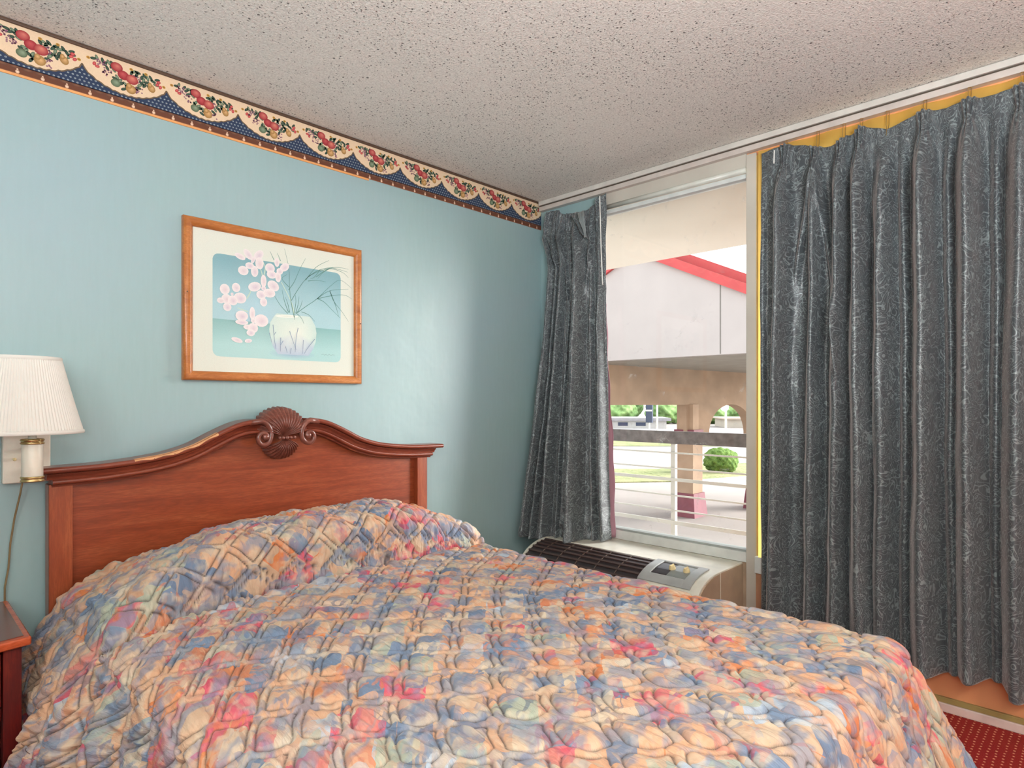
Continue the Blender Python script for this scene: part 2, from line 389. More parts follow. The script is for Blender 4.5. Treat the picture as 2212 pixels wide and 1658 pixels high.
w.box(0, .12, -2.85, -.452, 2.36, HC)
w.box(0, .12, -5.6, -2.85, 0, HC)
struct(w.build('wall_right', PEACH), 'peach painted window wall showing below the long curtain', 'wall')

# ---- window 1 (uncovered pane)
wf = MB().box(-.012, .05, -1.314, -.452, .433, .482).build('window_1', ALU, bev=.003)
struct(wf, 'white aluminium framed window pane between the two curtains', 'window')
MB().box(-.004, .05, -1.314, -.462, .482, .492).build('glazing_bead', plain('grey_bead', (150, 156, 152), 0.4), wf)
MB().box(-.012, .034, -.462, -.450, .433, 2.36).build('jamb', TRIMG, wf, bev=.002)
MB().box(-.006, .06, -1.314, -.452, 2.312, HC).build('header_panel', TRIMG, wf)
MB().box(-.004, .0, -1.314, -.452, 0, .432).build('apron', ACSIDE, wf)
hb = MB(); hb.tube([(-.012, -1.314, 2.300), (-.012, -.47, 2.300)], .0135, 16); hb.build('head_tube', TUBE, wf, smooth=True)
MB().box(.0, .05, -1.314, -.452, 2.266, 2.288).build('head_rail', ALU, wf, bev=.002)
MB().box(.024, .030, -1.314, -.452, .487, 2.27).build('glass', GLASS, wf)
# mullion
mu = MB().box(-.012, .07, -1.362, -1.314, 0.0, 2.372).build('trim_1', TRIMG, bev=.002)
struct(mu, 'tall greige mullion post between the clear pane and the long curtain', 'trim')
# window 2 behind the long curtain
w2 = MB().box(-.03, .05, -2.85, -1.361, .396, .474).build('window_2', ALU, bev=.003)
struct(w2, 'second window behind the long curtain, only its pale sill end shows', 'window')
MB().box(-.006, .05, -1.374, -1.3612, .474, 2.36).build('jamb', GOLDWOOD, w2)
MB().box(.0, .05, -2.85, -1.3612, 2.31, 2.36).build('head_rail', ALU, w2)
MB().box(.024, .030, -2.85, -1.374, .474, 2.31).build('glass', GLASS, w2)
MB().box(-.012, .0, -1.386, -1.3612, 0, .396).build('apron_strip', plain('brown_strip', (176, 128, 98), 0.5), w2)

# trims: thin dark moulding on top of the border, baseboard
struct(MB().box(-4.4, -0.002, -.010, 0.0, 2.428, HC).build('trim_2', plain('dark_moulding', (84, 62, 48), 0.5), bev=.003), 'thin dark brown moulding strip above the fruit border', 'trim')
b = MB().box(-.022, 0, -5.6, -1.361, 0, .034); bo = b.build('baseboard_right', BASEB, bev=.004)
struct(bo, 'pinkish white baseboard under the long curtain', 'baseboard')
MB().box(-.015, 0, -5.6, -1.361, .034, .054).build('cap_strip', GOLD, bo, bev=.002)
struct(MB().box(-4.4, -.55, -.012, 0, 0, .08).build('baseboard_left', BASEB, bev=.003), 'baseboard of the teal wall hidden behind the bed', 'baseboard')

# ---- curtain track on the ceiling line
tr = thing('curtain_track', 'long pale metal curtain track with fine grooves along the ceiling', 'curtain track', (0, -.02, 2.38))
t = MB(); t.box(-.040, 0, -5.0, -.012, 2.412, 2.438); t.build('upper_rail', TRACKM, tr, bev=.002)
t = MB(); t.box(-.034, 0, -5.0, -.012, 2.379, 2.405); t.build('lower_rail', plain('track_rosy', (200, 188, 180), 0.35), tr, bev=.002)
t = MB(); t.box(-.030, 0, -5.0, -.012, 2.405, 2.412); t.build('groove', DARK, tr)

# ---- fruit wallpaper border, one flat printed strip
class Paint:
    def __init__(s, y, dy): s.v = []; s.f = []; s.c = []; s.y = y; s.dy = dy; s.layer = 0
    def _y(s, L): return s.y - s.dy*L
    def poly(s, pts, col, L):
        k = len(s.v); s.v += [(p[0], s._y(L), p[1]) for p in pts]; s.f.append(tuple(range(k, k+len(pts)))); s.c += [col if not callable(col) else col(p) for p in pts]
    def ell(s, cx, cz, rx, rz, rot, ce, co, L, n=12, off=(0, 0)):
        k = len(s.v); a0 = math.radians(rot); y = s._y(L)
        s.v.append((cx+off[0]*rx, y, cz+off[1]*rz)); s.c.append(ce)
        for i in range(n):
            a = 2*PI*i/n; u, v = rx*math.cos(a), rz*math.sin(a)
            s.v.append((cx+u*math.cos(a0)-v*math.sin(a0), y, cz+u*math.sin(a0)+v*math.cos(a0))); s.c.append(co)
        s.f += [(k, k+1+(i+1) % n, k+1+i) for i in range(n)]
    def strip(s, pts, w, col, L, taper=1.0):
        n = len(pts); k = len(s.v); y = s._y(L)
        for i, p in enumerate(pts):
            a = pts[max(i-1, 0)]; b = pts[min(i+1, n-1)]; dx, dz = b[0]-a[0], b[1]-a[1]; ln = math.hypot(dx, dz) or 1
            ww = w*(1-(1-taper)*i/(n-1))/2
            s.v += [(p[0]-dz/ln*ww, y, p[1]+dx/ln*ww), (p[0]+dz/ln*ww, y, p[1]-dx/ln*ww)]; s.c += [col, col]
        s.f += [(k+2*i, k+2*i+1, k+2*i+3, k+2*i+2) for i in range(n-1)]
    def build(s, name, mat, parent=None):
        o = mk(name, s.v, s.f, mat, parent); ca = o.data.color_attributes.new('Col', 'FLOAT_COLOR', 'POINT')
        ca.data.foreach_set('color', np.array(s.c, dtype=np.float32).ravel()); return o
def smooth_line(pts, n=6):
    out = []
    P = [pts[0]]+list(pts)+[pts[-1]]
    for i in range(1, len(P)-2):
        for k in range(n):
            t = k/n; a, b2, c2, d = P[i-1], P[i], P[i+1], P[i+2]
            out.append(tuple(0.5*(2*b2[j]+(c2[j]-a[j])*t+(2*a[j]-5*b2[j]+4*c2[j]-d[j])*t*t+(3*b2[j]-a[j]-3*c2[j]+d[j])*t**3) for j in (0, 1)))
    out.append(tuple(pts[-1])); return out

bp = Paint(-.0015, .00012)
X0, X1, PER = -4.4, -.002, .267
cream = srgb(226, 198, 166); navy = srgb(44, 58, 84); olive = srgb(112, 92, 70); brown = srgb(104, 62, 44); red = srgb(168, 44, 56); redl = srgb(214, 110, 104)
grn = srgb(72, 92, 70); grnl = srgb(140, 156, 130); dkg = srgb(40, 62, 58); pear = srgb(150, 112, 58); pearl = srgb(216, 170, 118); purp = srgb(116, 70, 92); purpl = srgb(170, 120, 140); yel = srgb(200, 156, 70)
bp.poly([(X0, 2.270), (X1, 2.270), (X1, 2.429), (X0, 2.429)], cream, 0)
bp.poly([(X0, 2.2695), (X1, 2.2695), (X1, 2.298), (X0, 2.298)], brown, 1)
bp.poly([(X0, 2.2695), (X1, 2.2695), (X1, 2.2725), (X0, 2.2725)], srgb(140, 90, 66), 2)
rnd = random.Random(4)
for kk in range(-8, 9):
    xL = -2.402+PER*kk
    if xL+PER < X0 or xL > X1: continue
    cl = lambda x: min(max(x, X0), X1)
    # scallop edge between this peak and the next
    S = []
    for i in range(33):
        u = i/32; z = 2.374-.064*math.sin(PI*u)**.62+.0018*math.sin(u*2*PI*11); S.append((xL+PER*u, z))
    Sc = [(cl(x), z) for x, z in S]
    # navy spandrels as thin quads under the scallop
    for (a, b2) in zip(Sc[:-1], Sc[1:]):
        if b2[0]-a[0] < 1e-6: continue
        bp.poly([(a[0], 2.296), (b2[0], 2.296), b2, a], navy, 1)
    bp.strip(Sc, .0045, olive, 2)
    # pale motifs on the navy
    for iz in range(6):
        z = 2.302+.0125*iz
        for ix in range(20):
            dx = (ix+(iz % 2)*.5)*PER/20; u = dx/PER; edge = 2.374-.064*math.sin(PI*u)**.62 if 0 < u < 1 else 2.374
            if z < edge-.007 and xL+dx < X1-.004:
                bp.ell(xL+dx, z, .0034, .0028, 0, navy, srgb(176, 186, 186), 3, 6)
    # rope scallops and cream drops
    for i in range(8):
        x = xL+PER*(i+.5)/8
        if X0+.02 < x < X1-.02: bp.ell(x, 2.2915, PER/16*.92, .0055, 0, srgb(128, 88, 66), srgb(92, 60, 48), 2, 10)
    for i in range(4):
        x = xL+PER*(i+.35)/4
        if X0+.02 < x < X1-.02:
            bp.ell(x, 2.2775, .0058, .0062, 0, srgb(240, 214, 190), srgb(206, 160, 130), 3, 10); bp.ell(x, 2.285, .0028, .004, 0, srgb(240, 214, 190), srgb(206, 160, 130), 3, 8)
    if xL+PER > X1+.01: fx = X1
    # fruit garland
    def E(dx, z, rx, rz, rot, ce, co, L, n=12, off=(0, 0)):
        if X0+.03 < xL+dx < X1-.02: bp.ell(xL+dx, z, rx, rz, rot, ce, co, L, n, off)
    for (dx, z, k) in [(.06,2.408,0),(.07,2.400,0),(.078,2.408,1),(.086,2.398,0),(.09,2.409,0),(.095,2.388,1),(.075,2.386,0),(.106,2.365,1),(.098,2.358,0),(.113,2.355,1),(.120,2.347,0),(.130,2.350,1),(.134,2.339,0),(.127,2.330,0),
                       (.150,2.398,0),(.158,2.404,1),(.166,2.398,0),(.172,2.406,0),(.163,2.389,1),(.186,2.393,0),(.194,2.402,0),(.204,2.396,1),(.212,2.402,0),(.192,2.384,1),(.201,2.380,0),(.184,2.372,0),(.176,2.362,1),(.194,2.366,0),(.206,2.372,0),(.222,2.392,0),(.230,2.382,1),(.236,2.402,0),(.172,2.350,0),(.240,2.392,0),(.034,2.405,0),(.044,2.411,1)]:
        E(dx+rnd.uniform(-.002, .002), z, .0105, .0052, rnd.uniform(-80, 80), grnl if k else grn, dkg if not k else grn, 3, 8)
    for i in range(60):   # sprigs of purple blossom
        a = rnd.random(); bx, bz = [(.075, 2.372), (.168, 2.380), (.172, 2.338), (.055, 2.398)][i % 4]
        E(bx+rnd.uniform(-.014, .014), bz+rnd.uniform(-.014, .012), .0032, .0028, 0, purpl, purp, 4, 6)
    for (dx, z) in [(.036, 2.388), (.045, 2.381), (.236, 2.385), (.246, 2.379), (.24, 2.395), (.222, 2.362)]: E(dx, z, .0075, .0055, rnd.uniform(0, 90), redl, red, 4, 8)
    for (dx, z) in [(.150, 2.410), (.198, 2.410), (.258, 2.384), (.018, 2.402)]: E(dx, z, .0062, .0052, 0, srgb(120, 66, 40), yel, 4, 8)
    E(.101, 2.343, .0155, .0140, 0, grnl, srgb(84, 96, 70), 5, 16, (.2, .2))
    E(.149, 2.337, .0165, .0170, -20, pearl, pear, 5, 16, (.2, .1)); E(.143, 2.348, .009, .010, 0, pearl, pear, 6, 12)
    E(.216, 2.364, .0125, .0150, 20, pearl, pear, 5, 16, (.2, .2)); E(.211, 2.375, .007, .009, 0, pearl, pear, 6, 12)
    E(.104, 2.401, .0190, .0165, 0, srgb(206, 118, 106), srgb(148, 36, 48), 6, 18, (.15, .3)); E(.125, 2.379, .0185, .0165, 0, srgb(192, 84, 84), srgb(140, 34, 46), 7, 18, (-.1, .3))
    E(.152, 2.373, .0200, .0175, 0, srgb(214, 130, 112), srgb(150, 38, 50), 8, 18, (.1, .35))
border = bp.build('trim_3', PAINTED)
struct(border, 'wallpaper border of apples, pears and navy scallops along the top of the teal wall', 'wallpaper border')
struct(MB().box(-4.4, -1.25, -.004, 0, 2.2615, 2.2695).build('trim_4', plain('orange_edge', (226, 158, 96), 0.6)), 'thin orange edge strip along the lower rim of the fruit border', 'trim')

# ================================================================ framed orchid print
BL=[[(-1.6319,1.5651),(-1.6467,1.6338),(-1.654,1.7029),(-1.6559,1.7726),(-1.6759,1.8564)],[(-1.6448,1.6375),(-1.6133,1.6907),(-1.5679,1.7504),(-1.4976,1.7934)],[(-1.5793,1.7344),(-1.5292,1.7994),(-1.4656,1.8405)],[(-1.5679,1.7504),(-1.5095,1.7915),(-1.4289,1.815),(-1.3661,1.8154)],[(-1.5095,1.7843),(-1.4493,1.8081),(-1.3704,1.8016)],[(-1.5292,1.756),(-1.4656,1.8019),(-1.3998,1.7971),(-1.3661,1.7758)],[(-1.617,1.5878),(-1.5755,1.6207),(-1.5252,1.6588),(-1.4575,1.7259),(-1.4082,1.7586),(-1.3491,1.7291)],[(-1.5252,1.6588),(-1.4615,1.7032),(-1.3661,1.7231)],[(-1.5252,1.6588),(-1.4493,1.6827),(-1.3873,1.6922),(-1.3491,1.6799)],[(-1.5213,1.6593),(-1.4897,1.6485),(-1.4493,1.6163),(-1.4082,1.5834)],[(-1.4615,1.7032),(-1.4412,1.6578),(-1.3998,1.6141),(-1.3661,1.5724)],[(-1.4615,1.7032),(-1.433,1.6402),(-1.4165,1.59)],[(-1.6577,1.6814),(-1.6319,1.72),(-1.6058,1.7803),(-1.5793,1.8308)],[(-1.6577,1.6954),(-1.6867,1.7262),(-1.665,1.7467)],[(-1.6613,1.5797),(-1.6939,1.611),(-1.7223,1.6524)],[(-1.6577,1.5836),(-1.6759,1.6304),(-1.6867,1.6777)],[(-1.6522,1.5841),(-1.6613,1.6216),(-1.6722,1.6482)],[(-1.6319,1.5862),(-1.6245,1.6293),(-1.6264,1.6644)],[(-1.6245,1.587),(-1.6133,1.6271),(-1.6096,1.6594)],[(-1.6208,1.5839),(-1.6021,1.6177),(-1.5945,1.6434)],[(-1.5983,1.5933),(-1.564,1.5825),(-1.535,1.5566)],[(-1.6245,1.587),(-1.5983,1.5649),(-1.5869,1.5411)],[(-1.6282,1.5866),(-1.6319,1.5546)],[(-1.7223,1.8001),(-1.7399,1.8348)],[(-1.6939,1.8013),(-1.7081,1.8334)],[(-1.5679,1.7325),(-1.5292,1.7415),(-1.4817,1.7409)],[(-1.5095,1.7915),(-1.537,1.7548),(-1.5563,1.7449)],[(-1.4656,1.8019),(-1.4976,1.7788),(-1.5213,1.7499)]]
ST=[[(-1.6319,1.5827),(-1.6467,1.6338),(-1.6903,1.7118)],[(-1.7642,1.7321),(-1.7607,1.7632),(-1.771,1.7887)],[(-1.8368,1.6232),(-1.8219,1.6534),(-1.8252,1.673)],[(-1.8318,1.5688),(-1.8582,1.576),(-1.8745,1.5808)],[(-1.771,1.7209),(-1.7779,1.747),(-1.7881,1.7589)]]
TW=[[(-1.7276,1.5249),(-1.7223,1.4704),(-1.7152,1.4228)],[(-1.7434,1.4893),(-1.7329,1.4491)],[(-1.6939,1.4725),(-1.6957,1.4136)],[(-1.654,1.5035),(-1.6393,1.4626),(-1.6245,1.4248)],[(-1.6152,1.5208),(-1.6245,1.4742),(-1.6282,1.414)],[(-1.5907,1.4696),(-1.5945,1.4089)],[(-1.537,1.477),(-1.5679,1.439),(-1.5869,1.4093)],[(-1.6722,1.4359),(-1.665,1.4084)],[(-1.6467,1.4305),(-1.6504,1.4058)],[(-1.6831,1.4595),(-1.6939,1.4414)],[(-1.7152,1.495),(-1.7241,1.4806)]]
SG=[[(-1.5036,1.4103),(-1.4936,1.4127),(-1.4897,1.4082),(-1.4817,1.4123),(-1.4756,1.4082),(-1.4656,1.4124),(-1.4575,1.4092),(-1.4493,1.4126),(-1.4391,1.4109)]]
PE=[(-1.8647,1.7915,0.0229,0.0115,-20),(-1.8318,1.8054,0.025,0.014,-50),(-1.7881,1.8095,0.0257,0.0162,50),(-1.7847,1.7763,0.0178,0.0253,0),(-1.8051,1.7395,0.0153,0.0235,0),(-1.8252,1.7598,0.0184,0.014,0),(-1.8517,1.7357,0.0215,0.0192,0),(-1.8118,1.7853,0.0074,0.0151,-20),(-1.7399,1.763,0.0211,0.0205,0),(-1.7099,1.7918,0.0114,0.0189,0),(-1.6759,1.7764,0.0237,0.0157,40),(-1.7329,1.7367,0.0212,0.0171,0),(-1.7046,1.7305,0.0129,0.0225,0),(-1.6974,1.7558,0.0143,0.0138,0),(-1.8051,1.6757,0.0279,0.0195,20),(-1.7676,1.7044,0.0124,0.0265,0),(-1.7258,1.6897,0.0266,0.0213,-30),(-1.7779,1.6455,0.0206,0.0186,0),(-1.7434,1.6566,0.0264,0.0188,0),(-1.7676,1.6163,0.0155,0.0186,0),(-1.7676,1.6739,0.0103,0.0102,0),(-1.9256,1.6498,0.0196,0.0214,0),(-1.881,1.6623,0.0169,0.019,0),(-1.8647,1.6215,0.0256,0.0224,0),(-1.9193,1.6117,0.0197,0.0201,0),(-1.8938,1.6082,0.0193,0.0203,0),(-1.9161,1.5795,0.0165,0.0169,0),(-1.9413,1.6026,0.0151,0.0116,0),(-1.897,1.634,0.0057,0.0058,0),(-1.8582,1.5495,0.0257,0.0215,0),(-1.8152,1.5639,0.0121,0.0268,0),(-1.7779,1.5373,0.0304,0.0264,0),(-1.8582,1.5231,0.0264,0.0106,0),(-1.8318,1.5055,0.0207,0.0107,0),(-1.8118,1.5039,0.0203,0.0208,0),(-1.8219,1.483,0.0175,0.0141,0),(-1.8118,1.5341,0.0094,0.01,0),(-1.8777,1.4489,0.0234,0.0099,-15),(-1.8318,1.4489,0.0153,0.0083,10)]
fr = thing('framed_picture', 'oak framed print of pink orchids and grasses in a white vase above the headboard', 'picture', (-1.6925, -.003, 1.282))
x0, x1, z0, z1 = -2.083, -1.302, 1.282, 1.914
prof = [(0, -.002), (0, -.022), (.004, -.029), (.012, -.032), (.022, -.030), (.030, -.024), (.036, -.018), (.036, -.002)]
v = []; f = []
for (cx, cz, sx, sz) in ((x0, z0, 1, 1), (x1, z0, -1, 1), (x1, z1, -1, -1), (x0, z1, 1, -1)):
    for (d, y) in prof: v.append((cx+sx*d, y, cz+sz*d))
n = len(prof)
for c in range(4):
    for i in range(n-1):
        a = c*n+i; b2 = ((c+1) % 4)*n+i; f.append((a, b2, b2+1, a+1))
fo = mk('frame', v, f, OAK, fr); fo.data.polygons.foreach_set('use_smooth', [True]*len(f))
md = fo.modifiers.new('edge', 'EDGE_SPLIT'); md.split_angle = math.radians(50)
for (sx_, sz_) in ((x0+.012, 1.62), (x1-.010, 1.565)):
    MB().ball((sx_, -.0318, sz_), .003, 8).build('nail_hole', DARK, fo)
MB().box(x0+.03, x1-.03, -.010, -.002, z0+.03, z1-.03).build('backing_board', plain('board', (190, 180, 160)), fr)
pp = Paint(-.0125, .0001)
mat_c = srgb(214, 218, 206)
pp.poly([(x0+.032, z0+.032), (x1-.032, z0+.032), (x1-.032, z1-.032), (x0+.032, z1-.032)], mat_c, 0)
ax0, ax1, az0, az1, rr = -1.972, -1.406, 1.379, 1.790, .026
def rrect(x0, x1, z0, z1, r, n=6):
    o = []
    for (cx, cz, a0) in ((x1-r, z1-r, 0), (x0+r, z1-r, 90), (x0+r, z0+r, 180), (x1-r, z0+r, 270)):
        for i in range(n+1):
            a = math.radians(a0+90*i/n); o.append((cx+r*math.cos(a), cz+r*math.sin(a)))
    return o
# painted background of the print: darker teal fading down to a pale table
def bgcol(x, z):
    def mixc(a, b, t): t = max(0, min(1, t)); return tuple(a[i]*(1-t)+b[i]*t for i in range(4))
    if z >= 1.529:
        c = mixc(srgb(166, 200, 206), srgb(124, 166, 174), (z-1.60)/.17); return mixc(c, srgb(168, 200, 212), max(0, 1-abs((x+1.80)/.12))*max(0, 1-(z-1.53)/.17))
    return mixc(srgb(134, 178, 176), srgb(168, 206, 204), (1.529-z)/.10)
def inside(x, z):
    dx = max(ax0+rr-x, x-(ax1-rr), 0); dz = max(az0+rr-z, z-(az1-rr), 0); return math.hypot(dx, dz)
NX, NZ = 40, 36
k0 = len(pp.v)
def fitp(x, z):
    cx = min(max(x, ax0+rr), ax1-rr); cz = min(max(z, az0+rr), az1-rr); dx, dz = x-cx, z-cz; d = math.hypot(dx, dz)
    return (x, z) if d <= rr else (cx+dx/d*rr, cz+dz/d*rr)
zs = sorted(list(np.linspace(az0, az1, NZ))+[1.5288, 1.5292])
for x in np.linspace(ax0, ax1, NX):
    for z in zs:
        q = fitp(x, z); pp.v.append((q[0], pp._y(1), q[1])); pp.c.append(bgcol(q[0], z))
M = len(zs)
for i in range(NX-1):
    for j in range(M-1): a = k0+i*M+j; pp.f.append((a, a+M, a+M+1, a+1))
pp.ell(-1.64, 1.405, .105, .020, 0, srgb(150, 176, 200), srgb(166, 204, 204), 2, 24)
vz = [(.075, 1.575), (.082, 1.568), (.088, 1.560), (.103, 1.535), (.108, 1.505), (.104, 1.465), (.090, 1.430), (.070, 1.402)]
VP = [(-1.635-a, z) for a, z in vz]+[(-1.635+a, z) for a, z in vz[::-1]]
k0 = len(pp.v); cw = srgb(222, 228, 216); ce = srgb(196, 216, 208); cb = srgb(176, 192, 208)
pp.v.append((-1.62, pp._y(3), 1.50)); pp.c.append(cw)
for p in VP: pp.v.append((p[0], pp._y(3), p[1])); pp.c.append(cb if p[1] < 1.44 else ce)
pp.f += [(k0, k0+1+(i+1) % len(VP), k0+1+i) for i in range(len(VP))]
pp.ell(-1.665, 1.567, .052, .006, 4, srgb(210, 216, 204), srgb(232, 234, 224), 4, 16)
for s_ in ST: pp.strip(smooth_line(s_), .0050, srgb(186, 208, 190), 5, .6)
for s_ in BL: pp.strip(smooth_line(s_), .0030, srgb(92, 138, 128), 6, .35)
for i, (x, z, rx, rz, ro) in enumerate(PE):
    pk = (i % 3)*4
    pp.ell(x, z, rx, rz, ro, srgb(212-pk, 196-pk, 200), srgb(228, 220, 218), 7+i*.5, 14, (.15, -.15))
for s_ in TW: pp.strip(smooth_line(s_), .0026, srgb(120, 138, 164), 30, .5)
for s_ in SG: pp.strip(smooth_line(s_), .0010, srgb(120, 140, 140), 30)
pp.build('print', PRINT, fr)

# ================================================================ headboard
hbx = -1.715
hbd = thing('headboard', 'cherry wood headboard with arched moulding and carved shell, fixed to the teal wall', 'headboard', (hbx, -.02, .454))
H_D = [(.10, 1.128), (.15, 1.127), (.20, 1.115), (.28, 1.078), (.36, 1.036), (.45, 1.010), (.55, .996), (.66, .987), (.80, .984), (.87, .984)]
hd = np.array([p[0] for p in H_D]); hzz = np.array([p[1] for p in H_D])
# cubic-ish smoothing of the arch
dd = np.linspace(.0, .87, 175); hh = np.interp(dd, hd, hzz); ker = np.hanning(25); ker /= ker.sum(); hh = np.convolve(np.pad(hh, 12, 'edge'), ker, 'valid')
hcurve = lambda d: float(np.interp(abs(d), dd, hh))
# panel
pts = [(-2.50, .454)]+[(hbx-.79+1.58*i/80, hcurve(-.79+1.58*i/80)-.030) for i in range(81)]+[(-.93, .454)]
pts = [(max(-2.50, min(-.935, x)), z) for x, z in pts]
MB().prism(pts, 1, -.044, -.012).build('panel', CHERRY, hbd)
for sgn, nm in ((-1, 'post'), (1, 'post')):
    xa = -2.507 if sgn < 0 else -1.012; xb = -2.441 if sgn < 0 else -.950
    MB().box(xa, xb, -.072, -.010, .454, .925).build('post', CHERRY_V, hbd, bev=.003)
# moulded cap in one mesh: bead, cove and lower bead swept along the arch, both sides
def sweep(d0, d1, sgn, prof, n=90, endcut=0.0):
    vs = []; fs = []; m = len(prof)
    for i in range(n+1):
        d = d0+(d1-d0)*i/n; z = hcurve(d); sl = (hcurve(d+.004)-hcurve(d-.004))/.008; ln = math.hypot(1, sl); nx, nz = -sl/ln, 1/ln
        for (y, o) in prof: vs.append((hbx+sgn*(d+nx*o), y, z+nz*o))
    for i in range(n):
        for j in range(m):
            a = i*m+j; b2 = i*m+(j+1) % m; q = (a, b2, b2+m, a+m); fs.append(q if sgn < 0 else q[::-1])
    fs.append(tuple(range(m)) if sgn > 0 else tuple(range(m))[::-1]); fs.append(tuple(range(n*m, n*m+m))[::-1] if sgn > 0 else tuple(range(n*m, n*m+m)))
    return vs, fs
def arc(cy, cz, r, a0, a1, n=6): return [(cy+r*math.cos(math.radians(a0+(a1-a0)*i/n)), cz+r*math.sin(math.radians(a0+(a1-a0)*i/n))) for i in range(n+1)]
p_top = [(-.012, 0), (-.105, 0)]+arc(-.108, -.010, .010, 90, 270)+[(-.012, -.022)]
p_mid = [(-.012, -.022), (-.100, -.022), (-.098, -.026), (-.091, -.031), (-.086, -.038), (-.085, -.043), (-.012, -.043)]
p_low = [(-.012, -.043), (-.088, -.043)]+arc(-.086, -.051, .008, 90, 270)+[(-.074, -.062), (-.072, -.068), (-.012, -.068)]
capv = []; capf = []
for sgn in (-1, 1):
    for prof, dend in ((p_top, .835), (p_mid, .800), (p_low, .785)):
        if prof is p_top: de = .845
        vs, fs = sweep(.088, dend if prof is not p_top else .835, sgn, prof)
        k = len(capv); capv += vs; capf += [tuple(i+k for i in q) for q in fs]
cap = mk('cap_moulding', capv, capf, MAHOG, hbd); cap.data.polygons.foreach_set('use_smooth', [True]*len(capf))
md = cap.modifiers.new('es', 'EDGE_SPLIT'); md.split_angle = math.radians(35)
vs, fs = sweep(.275, .555, -1, [(-.0975, .0006), (-.1085, .0006), (-.1165, -.0035), (-.1190, -.0085), (-.1165, -.0080), (-.1070, -.002)], 60)
vs = [(x, y+.0010*math.sin(x*190)*(1 if j % 6 in (3, 4) else 0), z+.0025*math.sin(x*83)*(1 if j % 6 in (3, 4) else 0)) for j, (x, y, z) in enumerate(vs)]
mk('chipped_edge', vs, fs, plain('bare_wood', (214, 156, 108), .7), cap)['label'] = 'bare pale wood where the lacquer has chipped'
# scrolls
for sgn in (-1, 1):
    ex, ez = hbx+sgn*.092, 1.056; P = []; R = []
    for i in range(70):
        t = i/69; a = PI/2+t*PI*2.7; r = float(np.interp(a*180/PI, [90, 130, 180, 270, 360, 450, 576], [.064, .050, .037, .032, .024, .015, .006]))
        P.append((ex+sgn*(r*math.cos(a))*.92+sgn*.012*(1-t), -.112-.012*t, ez+r*math.sin(a))); R.append(.0115-.0035*t)
    m_ = MB(); m_.tube([(hbx+sgn*.15, -.106, hcurve(.15)-.011)]+[(p[0], p[1], p[2]) for p in P], [.0115]+R, 10)
    m_.ball((ex, -.122, ez), .0145, 14, (1, .8, 1))
    m_.build('scroll', CARVED, hbd, smooth=True)
# shell: two ribbed fans meeting in a waist
def fan(a_max, R0, up, nr, wy):
    nu, nv = 121, 26; Pm = np.zeros((nu, nv, 3))
    for i in range(nu):
        th = math.radians(-a_max+2*a_max*i/(nu-1)); rib = abs(math.cos(th/math.radians(2*a_max)*PI*nr))
        for j in range(nv):
            t = j/(nv-1); R = (R0*(1-.10*(abs(th)/math.radians(a_max))**2)+.006*rib)*t
            x = hbx-.004+math.sin(th)*R*wy; z = 1.052+up*(.004+math.cos(th)*R)
            y = -.062-.056*math.sin(PI*min(1, t*.86+.12))**.8-.0085*rib*min(1, t*3)
            if j == nv-1: y = -.04
            Pm[i, j] = (x, y, z)
    return Pm
sh = grid_obj('carved_shell', fan(78, .118, 1, 17, 1.05), CARVED, hbd)
grid_obj('lower_fan', fan(66, .086, -1, 13, 1.0), CARVED, sh)
m_ = MB()
for i in range(5): m_.ball((hbx-.004+(i-2)*.016, -.127, 1.050), .0095 if i == 2 else .0075, 12)
m_.build('waist_beads', CARVED, sh, smooth=True)

